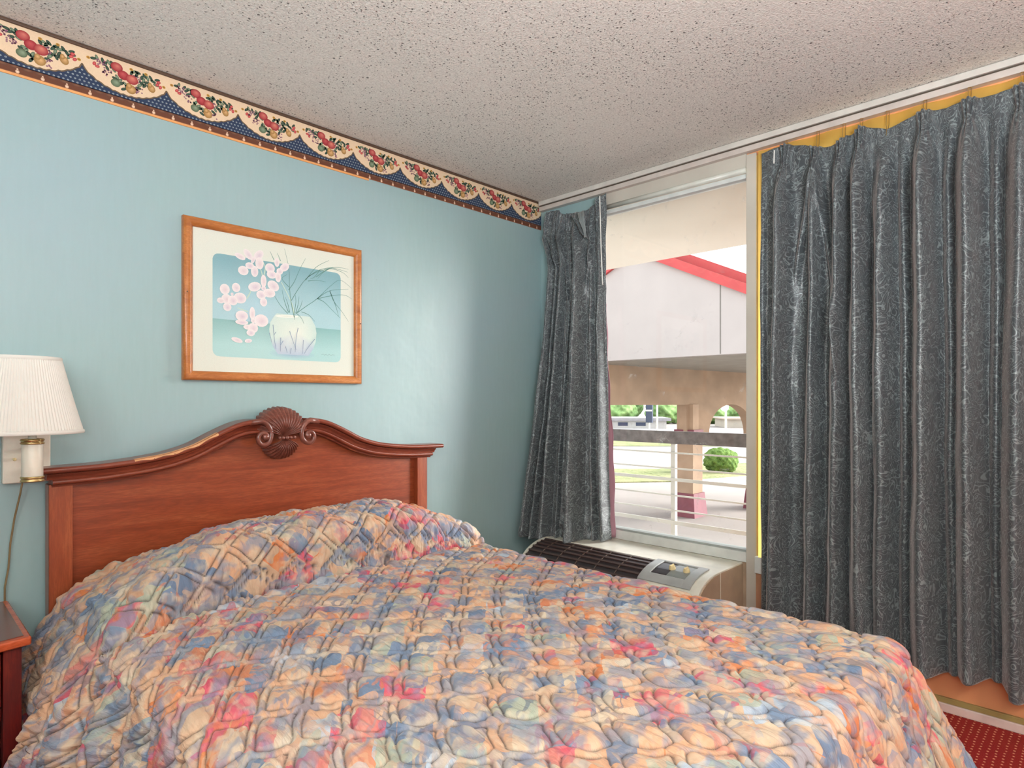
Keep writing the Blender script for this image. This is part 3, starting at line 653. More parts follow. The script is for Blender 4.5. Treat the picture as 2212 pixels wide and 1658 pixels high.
# ================================================================ bedspread
BX0, BX1, YF, YH, ZT, RHO = -2.485, -.960, -2.185, -.085, .552, .060
hw = (BX1-BX0)/2; xc = (BX0+BX1)/2
sA = np.unique(np.concatenate([np.linspace(-hw-.50, hw+.50, 1000)])); tA = np.linspace(0, (YH-YF)+.52, 1000)
S_, T_ = np.meshgrid(sA, tA, indexing='ij')
def spread(S, T):
    L = YH-YF
    es = np.maximum(np.abs(S)-(hw-RHO), 0); et = np.maximum(T-(L-RHO), 0)
    e = np.hypot(es, et); ph = np.arctan2(et, np.maximum(es, 1e-9)); ph = np.where(e < 1e-9, 0, ph)
    corner = np.sin(2*ph)**2
    left = (S < 0).astype(float)
    a1 = math.radians(74)-corner*math.radians(13)
    arcl = a1*RHO; ea = np.minimum(e, arcl); ang = ea/RHO; r2 = np.maximum(e-arcl, 0)
    # hanging part, with slow drape folds along the edge
    along = np.where(et > es, S, T)
    fold = 0.016*np.sin(along*17+1.3*np.sin(along*6))+0.010*np.sin(along*31+2)
    fold = fold*(1-corner)+corner*0.022*np.sin(ph*7.5+.6)
    grow = np.clip(r2/.35, 0, 1)
    out = RHO*np.sin(ang)+r2*np.cos(a1)+fold*grow
    headflare = left*sstep(.95, .45, T)*(et <= 0)
    out = out+headflare*(.10*(1-np.exp(-r2/.13)))
    down = RHO*(1-np.cos(ang))+r2*np.sin(a1)*(1-.06*headflare)
    sx = np.sign(S); 
    X = xc+sx*np.minimum(np.abs(S), hw-RHO)+sx*out*np.cos(ph)
    Y = YH-np.minimum(T, L-RHO)-out*np.sin(ph)
    Z = ZT-down+.010*np.cos(np.clip(S/hw, -1, 1)*PI/2)*(e < .5)
    # crease line running down the side below the pillows
    Z0 = Z.copy()
    cr_ = np.exp(-((T-.62-.10*grow)/.028)**2)*left*np.clip(r2/.08, 0, 1)
    X = X+cr_*.045*1.0
    rg = np.exp(-((T-.74-.12*grow)/.045)**2)*left*np.clip(r2/.08, 0, 1); X = X-rg*.028
    # the pillows under the spread
    xs = xc+np.clip(S, -hw-.1, hw+.1)
    yt = np.interp(xs, [-2.6, -2.45, -2.24, -2.03, -1.67, -1.18, -.98, -.85], [.60, .572, .505, .468, .442, .398, .42, .50])
    A = np.interp(xs, [-2.60, -2.50, -2.40, -2.32, -2.1, -1.79, -1.60, -1.42, -1.30, -1.22, -1.05, -.96, -.90], [0, .015, .075, .130, .195, .207, .203, .212, .190, .158, .105, .075, .02])
    q = yt-T+.010*vnoise(S*5, T*5, 7)
    u = np.clip(q/.145, 0, 1); g = np.sqrt(np.clip(1-(1-u)**2, 0, 1)); g = g*(1-.45*sstep(.20, .48, q))
    Z = Z+A*g-.026*np.exp(-((q+.004)/.014)**2)*(A > .02)
    Y = Y-(.048*np.sin(PI*np.clip(q/.13, 0, 1)))*(A/.2)
    # soft hollows
    Z = Z+.006*vnoise(S*2.3+9, T*2.3, 3)*(e < .3)+.010*vnoise(S*7, T*7+4, 5)*np.clip(A*g*6, 0, 1)
    Z = np.maximum(Z, .012+.004*np.sin(along*40))
    lim = -2.592+.0*S; X = np.where((Y > -.52) & (X < lim), lim+.10*(1-np.exp((X-lim)/-.10*-1))*0-.004*np.clip((lim-X)/.1, 0, 1)*0, X)
    return np.stack([X, Y, Z], -1), e, q
Pq, Eq, Qq = spread(S_, T_)
# quilting relief: doubled seams on a diagonal lattice, rounder cells towards the foot
PQ = .112
T_q = np.cumsum(np.linalg.norm(np.gradient(Pq, axis=1), axis=-1), axis=1)
p0 = (S_+T_q)/math.sqrt(2)/PQ; q0 = (S_-T_q)/math.sqrt(2)/PQ
p1 = p0+.07*np.sin(2*PI*q0+.4)*sstep(.6, 2.0, T_)+.05*vnoise(S_*3, T_*3, 11); q1 = q0+.07*np.sin(2*PI*p0+1.1)*sstep(.6, 2.0, T_)+.05*vnoise(S_*3+7, T_*3, 12)
cp = np.abs(p1-np.round(p1)); cq = np.abs(q1-np.round(q1))
rc = .035+.11*sstep(.9, 2.0, T_); hwc = .40
dx_ = np.maximum(cp-(hwc-rc), 0); dy_ = np.maximum(cq-(hwc-rc), 0)
sd = np.hypot(dx_, dy_)+np.minimum(np.maximum(cp-(hwc-rc), cq-(hwc-rc)), 0)-rc
d_in = np.maximum(-sd, 0)*PQ; d_out = np.maximum(sd, 0)*PQ
# perpendicular pull wrinkles
w1 = vnoise(S_*82+3*T_q, T_q*16, 21); w2 = vnoise(S_*120-14*T_q, T_q*24+S_*9, 22)
relief = .0140*(1-np.exp(-d_in/.0070))+.0090*(1-np.exp(-d_out/.0036))
relief += (.0046*w1+.0024*w2)*np.clip(np.abs(sd)*PQ/.006, 0, 1)
du = np.gradient(Pq, axis=0); dv = np.gradient(Pq, axis=1); nn = np.cross(du, dv); nn /= (np.linalg.norm(nn, axis=-1, keepdims=True)+1e-12)
if nn[500, 400, 2] < 0: nn = -nn
dT = np.linalg.norm(np.gradient(Pq, axis=1), axis=-1); aT = np.cumsum(dT, axis=1)   # printed pattern follows the cloth over the pillows
aT = np.minimum(aT, T_*0+9); aT = aT-(aT-T_)[:, 330:331]*0
Pq = Pq+nn*relief[..., None]
bs = grid_obj('bedspread', Pq, QUILT, None, np.stack([S_, aT], -1), flip=True)
sa = bs.data.attributes.new('seam', 'FLOAT', 'POINT'); sa.data.foreach_set('value', np.exp(-(np.abs(sd)*PQ/.0021)**2).astype(np.float32).ravel())
tag(bs, 'quilted patchwork bedspread in peach, blue, orange and crimson pulled over bed and pillows', 'bedspread')

# ================================================================ curtains
def ridge(z, zs, ys): return np.interp(z, zs, ys)
def right_curtain():
    ys = np.linspace(-1.402, -2.78, 620); vs = np.linspace(0, 1, 300)
    Y, V = np.meshgrid(ys, vs, indexing='ij')
    ty = [-2.78, -2.62, -2.48, -2.334, -2.26, -2.181, -2.11, -2.04, -1.97, -1.911, -1.86, -1.816, -1.78, -1.749, -1.70, -1.645, -1.60, -1.513, -1.413, -1.385]
    tz = [2.318, 2.322, 2.316, 2.326, 2.317, 2.328, 2.318, 2.328, 2.312, 2.300, 2.318, 2.336, 2.312, 2.300, 2.290, 2.298, 2.322, 2.350, 2.344, 2.346]
    zt = np.interp(Y, ty, tz)
    zb = .178+.012*np.sin(Y*16)+.02*sstep(-2.0, -1.5, Y)-.02*(Y < -2.31)
    Z = zt+(zb-zt)*V
    X = np.full_like(Y, -.045)
    low = sstep(2.32, 2.02, Z)                 # 0 at the heading, 1 in the free fall
    R = [ # y top, y bottom, sigma top, sigma bottom, amplitude
        (-1.412,-1.412,.012,.012,.010),(-1.513,-1.476,.026,.030,.070),(-1.645,-1.625,.022,.026,.050),(-1.749,-1.733,.024,.028,.066),(-1.816,-1.838,.024,.036,.072),(-1.911,-1.905,.028,.030,.060),
        (-1.975,-1.985,.016,.016,.026),(-2.040,-2.056,.026,.034,.082),(-2.115,-2.140,.014,.016,.028),(-2.181,-2.194,.026,.034,.082),(-2.262,-2.270,.014,.016,.028),
        (-2.334,-2.322,.026,.034,.084),(-2.41,-2.40,.016,.018,.03),(-2.48,-2.47,.028,.036,.085),(-2.62,-2.61,.028,.036,.085),(-2.74,-2.74,.026,.03,.06)]
    zz = np.clip((2.2-Z)/2.0, 0, 1)
    D = np.zeros_like(X)
    for (a, b, s0, s1, am) in R:
        yc = a+(b-a)*zz+.006*vnoise(Z*2.2+a*9, Z*0+b*7, 31); sg = (s0+(s1-s0)*zz)*(1+.12*vnoise(Z*3+a*5, Z*0, 33))
        D = np.maximum(D, am*1.6*np.exp(-np.abs((Y-yc)/(sg*1.08))**2.3*.9))
    X = X-D*low
    # pinch pleats in the heading: three fingers, tight at the pinch
    for yc in (-1.513, -1.645, -1.749, -1.816, -2.040, -2.181, -2.334, -2.48, -2.62):
        zp = np.interp(yc, ty, tz)-.085; k = np.abs(Z-zp); wdt = .010+.12*np.clip(k-.004, 0, .1); wdt = np.where(Z < zp, .010+.16*np.clip(k, 0, .2), wdt)
        fin = .5+.5*np.cos(np.clip((Y-yc)/wdt, -1.5, 1.5)*2*PI)
        X = X-(.034*np.exp(-((Y-yc)/(wdt*1.25))**4)*(.45+.55*fin))*(1-low*.9)
    # belly of the cloth between pleats near the heading
    X = X-.012*(1-low)*(.5+.5*np.cos((Y+1.6)*46))
    # diagonal drags falling from the sagging hooks
    for (zs, yy, am, sg) in (((1.75, 2.24), (-1.560, -1.640), .034, .014), ((1.25, 2.22), (-1.765, -1.650), .026, .010), ((1.55, 2.1), (-1.90, -1.87), .018, .012), ((.9, 1.6), (-1.865, -1.90), .016, .016), ((.55, .9), (-1.70, -1.64), .02, .02)):
        yc = np.interp(Z, zs, yy); m_ = sstep(zs[0]-.12, zs[0]+.12, Z)*sstep(zs[1]+.05, zs[1]-.10, Z); X = X-am*m_*np.exp(-((Y-yc)/sg)**2)
    X = X+.0035*vnoise(Y*22, Z*7, 41)+.0016*vnoise(Y*60, Z*16, 42)
    Y2 = Y+.003*vnoise(Z*6, Y*8, 43)
    # hem turned up
    X = X-.002*(Z < .20)
    dY = np.gradient(Y2[:, 150]); dX = np.gradient(X[:, 150]); u = np.cumsum(np.hypot(dX, dY))
    uv = np.stack([np.repeat(u[:, None], Z.shape[1], 1), Z], -1)
    return np.stack([X, Y2, Z], -1), uv
P, uv = right_curtain()
cr1 = grid_obj('curtain', P, CURT, None, uv, solid=.0018)
tag(cr1, 'long slate grey brocade curtain with pinch pleats covering the right hand window', 'curtain')
for i, yc in enumerate((-1.513, -1.645, -1.749, -1.816, -1.911, -2.040, -2.181, -2.334, -2.48, -2.62)):
    zt = np.interp(yc, [-2.48, -2.334, -2.181, -2.04, -1.911, -1.816, -1.749, -1.645, -1.513], [2.316, 2.326, 2.328, 2.328, 2.30, 2.336, 2.30, 2.298, 2.35])
    m_ = MB(); m_.tube([(-.060, yc, zt-.03), (-.052, yc, zt+.004), (-.046, yc+.004, zt+.02), (-.036, yc+.004, 2.378)], .0013, 6)
    m_.tube([(-.036, yc+.004, 2.378), (-.030, yc-.004, 2.378), (-.040, yc-.005, zt+.02), (-.046, yc-.004, zt+.002)], .0013, 6)
    m_.build('hook', BRASS, cr1)
m_ = MB(); m_.tube([(-.128, -1.492, 2.310), (-.127, -1.490, 2.252)], .0028, 8); m_.build('hanging_tab', WHITE, cr1)
# golden lining sheet behind it
ys = np.linspace(-1.380, -2.78, 160); zs = np.linspace(.44, 2.366, 20); Y, Z = np.meshgrid(ys, zs, indexing='ij')
X = -.024+.007*np.sin(Y*38)+0*Z
grid_obj('lining', np.stack([X, Y, Z], -1), LINING, cr1)

def left_curtain():
    ws = np.linspace(0, 1, 330); vs = np.linspace(0, 1, 260); Wd, V = np.meshgrid(ws, vs, indexing='ij')
    zt = np.interp(Wd, [0, .06, .14, .25, .34, .42, .55, .66, .76, .86, .94, 1], [2.300, 2.330, 2.352, 2.345, 2.315, 2.300, 2.300, 2.288, 2.300, 2.325, 2.355, 2.368])
    zb = np.interp(Wd, [0, .25, .36, .42, .6, .8, .86, 1], [.425, .405, .392, .428, .436, .434, .436, .440])
    Z = zt+(zb-zt)*V
    kz = [.38, .60, .80, 1.15, 1.5, 1.8, 2.0, 2.08, 2.2, 2.3, 2.4]
    Ax = np.interp(Z, kz, [-.255, -.205, -.165, -.095, -.060, -.045, -.040, -.040, -.035, -.04, -.04]); Ay = np.interp(Z, kz, [-.040, -.040, -.042, -.050, -.075, -.095, -.105, -.090, -.042, -.058, -.10])
    Bx = np.interp(Z, [.4, 1.2, 2.35], [-.075, -.060, -.050]); By = np.interp(Z, [.4, .9, 1.6, 2.36], [-.585, -.560, -.540, -.530])
    dx, dy = Bx-Ax, By-Ay; ln = np.hypot(dx, dy); nx, ny = dy/ln, -dx/ln      # normal into the room
    zz = np.clip((2.3-Z)/1.9, 0, 1); low = sstep(2.36, 2.10, Z)
    D = .030*np.sin(PI*Wd)
    for (a, b, sg, am) in ((.07, .08, .055, .045), (.22, .19, .030, .040), (.37, .33, .045, .065), (.50, .46, .020, .028), (.64, .66, .075, .085), (.80, .84, .030, .030), (.93, .95, .035, .040)):
        c = a+(b-a)*zz+.010*vnoise(Z*2.5+a*13, Z*0, 51); D = np.maximum(D, .018*np.sin(PI*Wd)+am*(.55+.75*zz)*np.exp(-np.abs((Wd-c)/(sg*(1-.15*zz)))**2.4))
    D = D*(.35+.65*low)
    for (zs_, ww, am, sg) in (((1.75, 2.2), (.48, .36), .016, .012), ((1.2, 1.9), (.60, .52), .018, .012), ((1.85, 2.15), (.74, .84), .016, .014), ((2.0, 2.25), (.24, .12), .018, .018)):
        c = np.interp(Z, zs_, ww); m_ = sstep(zs_[0]-.1, zs_[0]+.1, Z)*sstep(zs_[1]+.05, zs_[1]-.08, Z); D = D+am*m_*np.exp(-((Wd-c)/sg)**2)
    for wc in (.10, .30, .46, .90):      # pinches of the heading
        zp = 2.20; k = np.abs(Z-zp); wd = .012+.20*np.clip(k, 0, .1); D = D+.022*(1-low*.8)*np.exp(-((Wd-wc)/wd)**4)*(.4+.6*(.5+.5*np.cos(np.clip((Wd-wc)/wd, -1.5, 1.5)*2*PI)))
    foot = sstep(.62, .45, Z); D = D+foot*.020*np.exp(-((Wd-.64)/.12)**2)+foot*.010*vnoise(Wd*26, Z*20, 61)
    D = D+.0035*vnoise(Wd*16, Z*8, 62)+.002*vnoise(Wd*40, Z*18, 63)
    D = D*1.35; X = Ax+dx*Wd+nx*D; Y = Ay+dy*Wd+ny*D
    X = np.minimum(X, -.012); Y = np.minimum(Y, -.012)
    dX = np.gradient(X[:, 130]); dY = np.gradient(Y[:, 130]); u = np.cumsum(np.hypot(dX, dY))
    return np.stack([X, Y, Z], -1), np.stack([np.repeat(u[:, None], Z.shape[1], 1)+7, Z], -1)
P, uv = left_curtain()
cr2 = grid_obj('curtain', P, CURT, None, uv, solid=.0018)
tag(cr2, 'narrow gathered slate grey curtain drooping in the corner over the air conditioner', 'curtain')
# flopped pleat of the heading, folded over outwards
nu, nv = 40, 26; Pm = np.zeros((nu, nv, 3)); uvf = np.zeros((nu, nv, 2))
for i in range(nu):
    for j in range(nv):
        a = i/(nu-1); t = j/(nv-1); yy = -.355-.060*t+.02*a; zz = 2.262-.105*t-.035*a
        rr_ = .024*(1-.25*t); an = a*PI*1.3-.5
        Pm[i, j] = (-.118-rr_*math.sin(an)-.004*math.sin(t*9), yy-.05*a+rr_*math.cos(an)*.6, zz+.012*math.cos(a*PI)); uvf[i, j] = (a*.1, t*.12)
grid_obj('flopped_pleat', Pm, CURT, cr2, uvf, solid=.0016)
m_ = MB()
for k in range(4): m_.tube([(-.134-.004*(k % 2), -.402-.011*k, 2.262+.002*k), (-.142, -.418-.008*k, 2.215), (-.138, -.440-.004*k, 2.160), (-.130, -.448+.002*k, 2.120)], [.0050, .0055, .0035, .006], 8)
m_.build('pinch_pleat', CURT, cr2, smooth=True)
# mauve lining peeping out on the window side
zs = np.linspace(.445, 1.75, 70); us = np.linspace(0, 1, 12); U, Z = np.meshgrid(us, zs, indexing='ij')
k_ = np.interp(Z, [.44, 1.0, 1.75], [1, .75, .1]); Y = -.52-.062*U*k_+.004*np.sin(Z*23); X = -.040+.010*np.sin(U*5+Z*4)
grid_obj('lining', np.stack([X, Y, Z], -1), MAUVE, cr2, solid=.0015)
m_ = MB(); m_.tube([(-.085, -.512, 2.345), (-.083, -.520, 2.05), (-.080, -.528, 1.85)], .0035, 8); m_.build('draw_wand', WHITE, cr2)

# ================================================================ air conditioner under the window
ac = thing('wall_air_conditioner', 'long cream air conditioner with brown louvres under the clear window pane', 'air conditioner', (-.25, -.75, 0))
PR = [(-.25, .432), (-.30, .429), (-.345, .422), (-.385, .410), (-.420, .393), (-.450, .370), (-.475, .340), (-.490, .300), (-.497, .250)]
def S_at(s):   # s: arc length along the curved front from the top edge
    L = 0
    for (a, b2) in zip(PR[:-1], PR[1:]):
        d = math.dist(a, b2)
        if s <= L+d or b2 == PR[-1]:
            t = (s-L)/d; tx, tz = (b2[0]-a[0])/d, (b2[1]-a[1])/d; return a[0]+(b2[0]-a[0])*t, a[1]+(b2[1]-a[1])*t, tz, -tx
        L += d
def offp(s, h): x, z, nx, nz = S_at(s); return (x+nx*h, z+nz*h) if nz > 0 else (x-nx*h, z-nz*h)
outline = [(-.006, .04), (-.006, .432)]+PR+[(-.50, .20), (-.50, .04)]
MB().prism([(x, z) for x, z in outline], 1, -1.296, -.262).build('cabinet', ACB, ac, bev=.004)
MB().prism([(x+.004, z) if x > -.4 else (x+.004, z) for x, z in [(-.02, .04), (-.02, .425)]+[(a+.006, b2-.006) for a, b2 in PR]+[(-.494, .20), (-.494, .04)]], 1, -1.3005, -1.295).build('side_panel', ACSIDE, ac)
MB().box(-.252, -.249, -1.302, -1.300, .06, .43).build('side_seam', CREAM, ac)
def slab(s0, s1, y0, y1, h0, h1, n=10):
    top = [offp(s0+(s1-s0)*i/n, h1) for i in range(n+1)]; bot = [offp(s0+(s1-s0)*i/n, h0) for i in range(n+1)]
    return top+bot[::-1]
g = MB(); g.prism(slab(.026, .235, 0, 0, -.002, .0012), 1, -.985, -.285); gr = g.build('louvre_grille', BLACKP, ac)
RIB = plain('rib', (112, 94, 84), 0.4)
for k in range(6):
    s = .034+k*.034; MB().prism(slab(s, s+.010, 0, 0, .001, .0065, 2), 1, -.985, -.285).build('slat', GRILLE, gr)
for k in range(5): y = -.38-k*.12; MB().prism(slab(.028, .232, 0, 0, .001, .0050), 1, y-.0015, y+.0015).build('cross_rib', RIB, gr)
g = MB(); g.prism(slab(.016, .026, 0, 0, .0, .007, 3), 1, -.99, -.275); g.prism(slab(.006, .24, 0, 0, .0, .007), 1, -.288, -.272); g.build('grille_rim', ACB, gr)
# control panel: grey surround, dark recess, knobs, clear flap
g = MB(); g.prism(slab(.006, .20, 0, 0, .0, .008), 1, -1.030, -.986); g.prism(slab(.006, .20, 0, 0, .0, .008), 1, -1.252, -1.205)
g.prism(slab(.006, .022, 0, 0, .0, .008, 3), 1, -1.21, -1.025); g.prism(slab(.150, .20, 0, 0, .0, .008), 1, -1.21, -1.025); cpn = g.build('control_panel', GREY, ac, bev=.003)
g = MB(); g.prism(slab(.020, .152, 0, 0, .0, .0022), 1, -1.206, -1.029); g.build('recess', BLACKP, cpn)
g = MB(); g.prism(slab(.024, .146, 0, 0, .002, .0035), 1, -1.202, -1.110); g.build('dial_plate', plain('dial_plate', (128, 132, 128), 0.3), cpn)
for y in (-1.108, -1.180):
    x, z = offp(.085, .010); x2, z2 = offp(.085, .002); x3, z3 = offp(.085, .020)
    g = MB(); g.tube([(x2, y, z2), (x, y, z), (x3, y, z3)], [.016, .015, .012], 16); kn = g.build('knob', KNOB, cpn, smooth=False)
    g = MB(); xa, za = offp(.075, .022); xb, zb_ = offp(.098, .022); g.tube([(xa, y-.002, za), (xb, y+.002, zb_)], .004, 8); g.build('knob_grip', KNOB, kn)

# ================================================================ wall lamp
lx, ly = -2.567, -.200
lp = thing('wall_lamp', 'cream wall lamp with pleated white shade and brass rings beside the headboard', 'wall lamp', (-2.557, -.012, 1.01))
MB().box(-2.620, -2.495, -.030, -.001, .934, 1.093).build('back_plate', CREAM, lp, bev=.004)
g = MB()
for z in (.965, 1.045): g.tube([(-2.557, -.028, z), (-2.560, -.11, z), (lx, ly+.02, z)], .006, 10)
g.build('arm', CREAM, lp, smooth=True)
g = MB(); g.lathe([(.0, .958), (.024, .958), (.027, .965), (.027, 1.072), (.024, 1.078), (0, 1.078)], lx, ly, 28); g.build('column', CREAM, lp, smooth=True)
for z in (.962, 1.076):
    g = MB(); g.lathe([(.020, z-.009), (.029, z-.008), (.031, z-.005), (.029, z-.002), (.0275, z), (.029, z+.002), (.031, z+.005), (.029, z+.008), (.020, z+.009)], lx, ly, 28); g.build('brass_ring', BRASS, lp, smooth=True)
g = MB(); g.lathe([(.011, 1.08), (.011, 1.13), (.016, 1.13), (.016, 1.18), (0, 1.18)], lx, ly, 20); g.build('socket', CREAM, lp, smooth=True)
g = MB(); g.tube([(-2.592, -.030, 1.013), (-2.592, -.052, 1.013)], [.0035, .0045], 8); g.ball((-2.592, -.054, 1.013), .0055, 8); g.build('switch', KNOB, lp)
nth, nz_ = 840, 14; Pm = np.zeros((nth+1, nz_, 3)); scx, scy = -2.594, -.190
for i in range(nth+1):
    th = 2*PI*i/nth
    for j in range(nz_):
        t = j/(nz_-1); z = 1.102+(1.333-1.102)*t; ax = .158+(.100-.158)*t; ay = .128+(.085-.128)*t
        pl = 1+.013*math.cos(th*105+1.5*math.sin(3*th))*(1 if 0 < j < nz_-1 else .2)-.012*math.sin(PI*t)
        Pm[i, j] = (scx+ax*pl*math.cos(th), scy+ay*pl*math.sin(th), z)
shd = grid_obj('lamp_shade', Pm, SHADE, lp, solid=.0012)
for z, ax, ay in ((1.105, .161, .131), (1.329, .103, .088)):
    g = MB(); g.lathe([(.985, z-.006), (1.0, z-.005), (1.01, z), (1.0, z+.005), (.985, z+.006)], scx, scy, 64, ax, ay); g.build('shade_band', SHADE, shd, smooth=True)
g = MB(); g.tube(smooth3 := [(-2.572, -.045, .936), (-2.575, -.030, .90), (-2.588, -.016, .82), (-2.598, -.012, .74), (-2.603, -.012, .66), (-2.612, -.012, .60), (-2.612, -.012, .45)], .0028, 8)
g.build('power_cord', plain('brown_cord', (132, 110, 76), 0.5), lp, smooth=True)

# ================================================================ nightstand
ns = thing('nightstand', 'dark cherry nightstand with one drawer, cut off by the left edge', 'nightstand', (-2.87, -.25, 0))
XR = -2.603
def bow(xa, xb, y0, amt, n=16): return [(xa+(xb-xa)*i/n, y0-amt*math.sin(PI*i/n)) for i in range(n+1)]
top = [(-3.13, -.016)]+bow(-3.13, XR, -.455, .030)[0:]+[(XR, -.016)]
MB().prism(top, 2, .534, .5585).build('top', NSEDGE, ns, bev=.006)
inner = [(-3.115, -.03)]+bow(-3.115, XR-.016, -.438, .030)+[(XR-.016, -.03)]
MB().prism(inner, 2, .5580, .5600).build('top_panel', NSTOP, ns)
for xa in (-3.11, XR-.060):
    MB().box(xa, xa+.040, -.440, -.400, 0, .534).build('leg', NSWOOD, ns, bev=.002)
    MB().box(xa, xa+.040, -.06, -.02, 0, .534).build('leg', NSWOOD, ns, bev=.002)
    MB().box(xa+.012 if xa > -3 else xa+.01, xa+.028, -.40, -.06, .345, .534).build('side_panel', NSWOOD, ns)
MB().box(-3.07, XR-.06, -.03, -.02, .10, .534).build('back_panel', NSWOOD, ns)
dr = [(-3.068, -.40)]+bow(-3.068, XR-.062, -.432, .026)+[(XR-.062, -.40)]
do = MB().prism(dr, 2, .378, .520).build('drawer', NSWOOD, ns, bev=.003)
di = [(-3.03, -.43)]+bow(-3.03, XR-.10, -.440, .024)+[(XR-.10, -.43)]
MB().prism(di, 2, .400, .498).build('raised_field', NSWOOD, do, bev=.003)
g = MB(); g.tube([(-2.87, -.462, .45), (-2.87, -.49, .45)], [.006, .012], 12); g.build('knob', BRASS, do)
ap = [(-3.068, -.39)]+bow(-3.068, XR-.062, -.436, .026)+[(XR-.062, -.39)]
MB().prism(ap, 2, .345, .374).build('apron', NSWOOD, ns, bev=.003)
MB().box(-3.08, XR-.05, -.42, -.04, .08, .10).build('shelf', NSWOOD, ns, bev=.002)

# ================================================================ outside: walkway, railing, portico
GZ = -2.7
CONC = plain('pale_concrete', (196, 192, 184), 0.8, scale=2.0, vary=0.05); SOFF = plain('soffit_paint', (206, 198, 186), 0.8, scale=1.2, vary=.03)
STUC = plain('white_stucco', (168, 161, 158), 0.85, scale=1.0, vary=.03); TANW = plain('tan_stucco', (166, 140, 116), 0.85, scale=1.5, vary=.10)
REDM = plain('red_metal_trim', (176, 62, 62), 0.5, scale=2); MAROON = plain('maroon_paint', (116, 54, 66), 0.6, scale=4); SEAM = plain('dark_seam', (110, 106, 100), 0.9)
RAILD = plain('weathered_top_rail', (92, 86, 84), 0.7, scale=18, vary=.22); RAILW = plain('white_rail', (168, 166, 158), 0.6, scale=6)
ASPH = plain('pale_parking_lot', (150, 142, 136), 0.9, scale=.35, vary=.06); GRASS = mat_leaf('grass', (118, 126, 82), (152, 150, 108), .6)
LEAF = mat_leaf('tree_foliage', (84, 118, 66), (146, 176, 112), .5); BUSHM = mat_leaf('bush_foliage', (70, 104, 40), (136, 168, 84), 5.0)
SOFG = plain('grey_soffit_boards', (150, 144, 134), 0.85, scale=2); ROOFG = plain('grey_shingles', (150, 146, 148), 0.9, scale=2)
PALEW = plain('cream_far_wall', (190, 182, 168), 0.85, scale=.5); DKB = plain('dark_blue_sign', (58, 66, 92), 0.6)

g = MB().box(3.2, 190, -60, 190, GZ-.3, GZ).build('ground', ASPH); struct(g, 'pale sunlit parking lot outside the window', 'ground')
g = MB().box(.12, 1.62, -7, 6, -.2, -.02).build('walkway', CONC); struct(g, 'concrete balcony walkway outside the window', 'walkway')
g = MB().box(.12, 1.55, -7, 9, 2.352, 2.50).build('roof_overhang', SOFF); struct(g, 'pale soffit of the walkway roof seen through the top of the window', 'roof overhang')
struct(MB().box(-4.6, .13, -5.8, .2, HC+.125, HC+.3).build('roof_slab', SOFF), 'roof slab over the room, out of view', 'roof')

rl = thing('balcony_railing', 'balcony railing with weathered dark top rail and pale horizontal bars outside the window', 'railing', (1.40, -.6, -.02))
MB().box(1.37, 1.41, -4.5, 4.5, .876, .972).build('top_rail', RAILD, rl)
for y in (-3.1, -1.6, -.128, 1.35, 2.8):
    MB().box(1.385, 1.42, y-.018, y+.018, -.02, .88).build('post', RAILW, rl)
for z, h in ((.805, .012), (.686, .012), (.600, .024), (.478, .012), (.363, .012), (.269, .030)):
    MB().box(1.375, 1.385, -4.5, 4.5, z-h/2, z+h/2).build('bar', RAILW, rl)

# porte-cochere: white gable front with red trim, grey soffit, tan wall with arch on a square column
pc = thing('portico', 'white gabled entrance portico with red roof trim and tan arched wall across the lot', 'portico', (14, 7, GZ))
Xg, yP, zP, sl = 12.0, 7.13, 5.55, .48
def gz(y): return zP-abs(y-yP)*sl
MB().prism([(.8, 2.40), (.8, gz(.8)), (yP, zP), (13.46, gz(13.46)), (13.46, 2.40)], 0, Xg, Xg+.25).build('gable_wall', STUC, pc)
for sgn in (-1, 1):
    y1 = yP+sgn*6.6
    MB().prism([(yP, zP+.10), (y1, gz(y1)+.10), (y1, gz(y1)-.16), (yP, zP-.16)], 0, Xg-.10, Xg-.002).build('fascia', REDM, pc)
    MB().prism([(yP, zP+.34), (y1, gz(y1)+.34), (y1, gz(y1)+.10), (yP, zP+.10)], 0, Xg+.35, 20.0).build('roof', REDM, pc)
MB().box(Xg-.004, Xg, 4.58, 4.61, 2.42, 4.30).build('wall_joint', SEAM, pc)
MB().prism([(Xg+.252, 2.392), (22.0, 2.16), (22.0, 2.3), (Xg+.252, 2.5)], 1, .8, 13.46).build('soffit', SOFG, pc)
# tan wall: local frame along its length
A0 = Vector((11.0, 10.07, 0)); dr_ = Vector((6, -2.1, 0)).normalized(); nr_ = Vector((dr_.y, -dr_.x, 0))
def wl(a, h, z): p = A0+dr_*a+nr_*h; return (p.x, p.y, z)
def wall_prism(pts, h0, h1):
    m_ = MB(); n = len(pts); m_.v = [wl(a, h0, z) for a, z in pts]+[wl(a, h1, z) for a, z in pts]
    m_.f = [tuple(range(n-1, -1, -1)), tuple(range(n, 2*n))]+[(i, (i+1) % n, n+(i+1) % n, n+i) for i in range(n)]; return m_

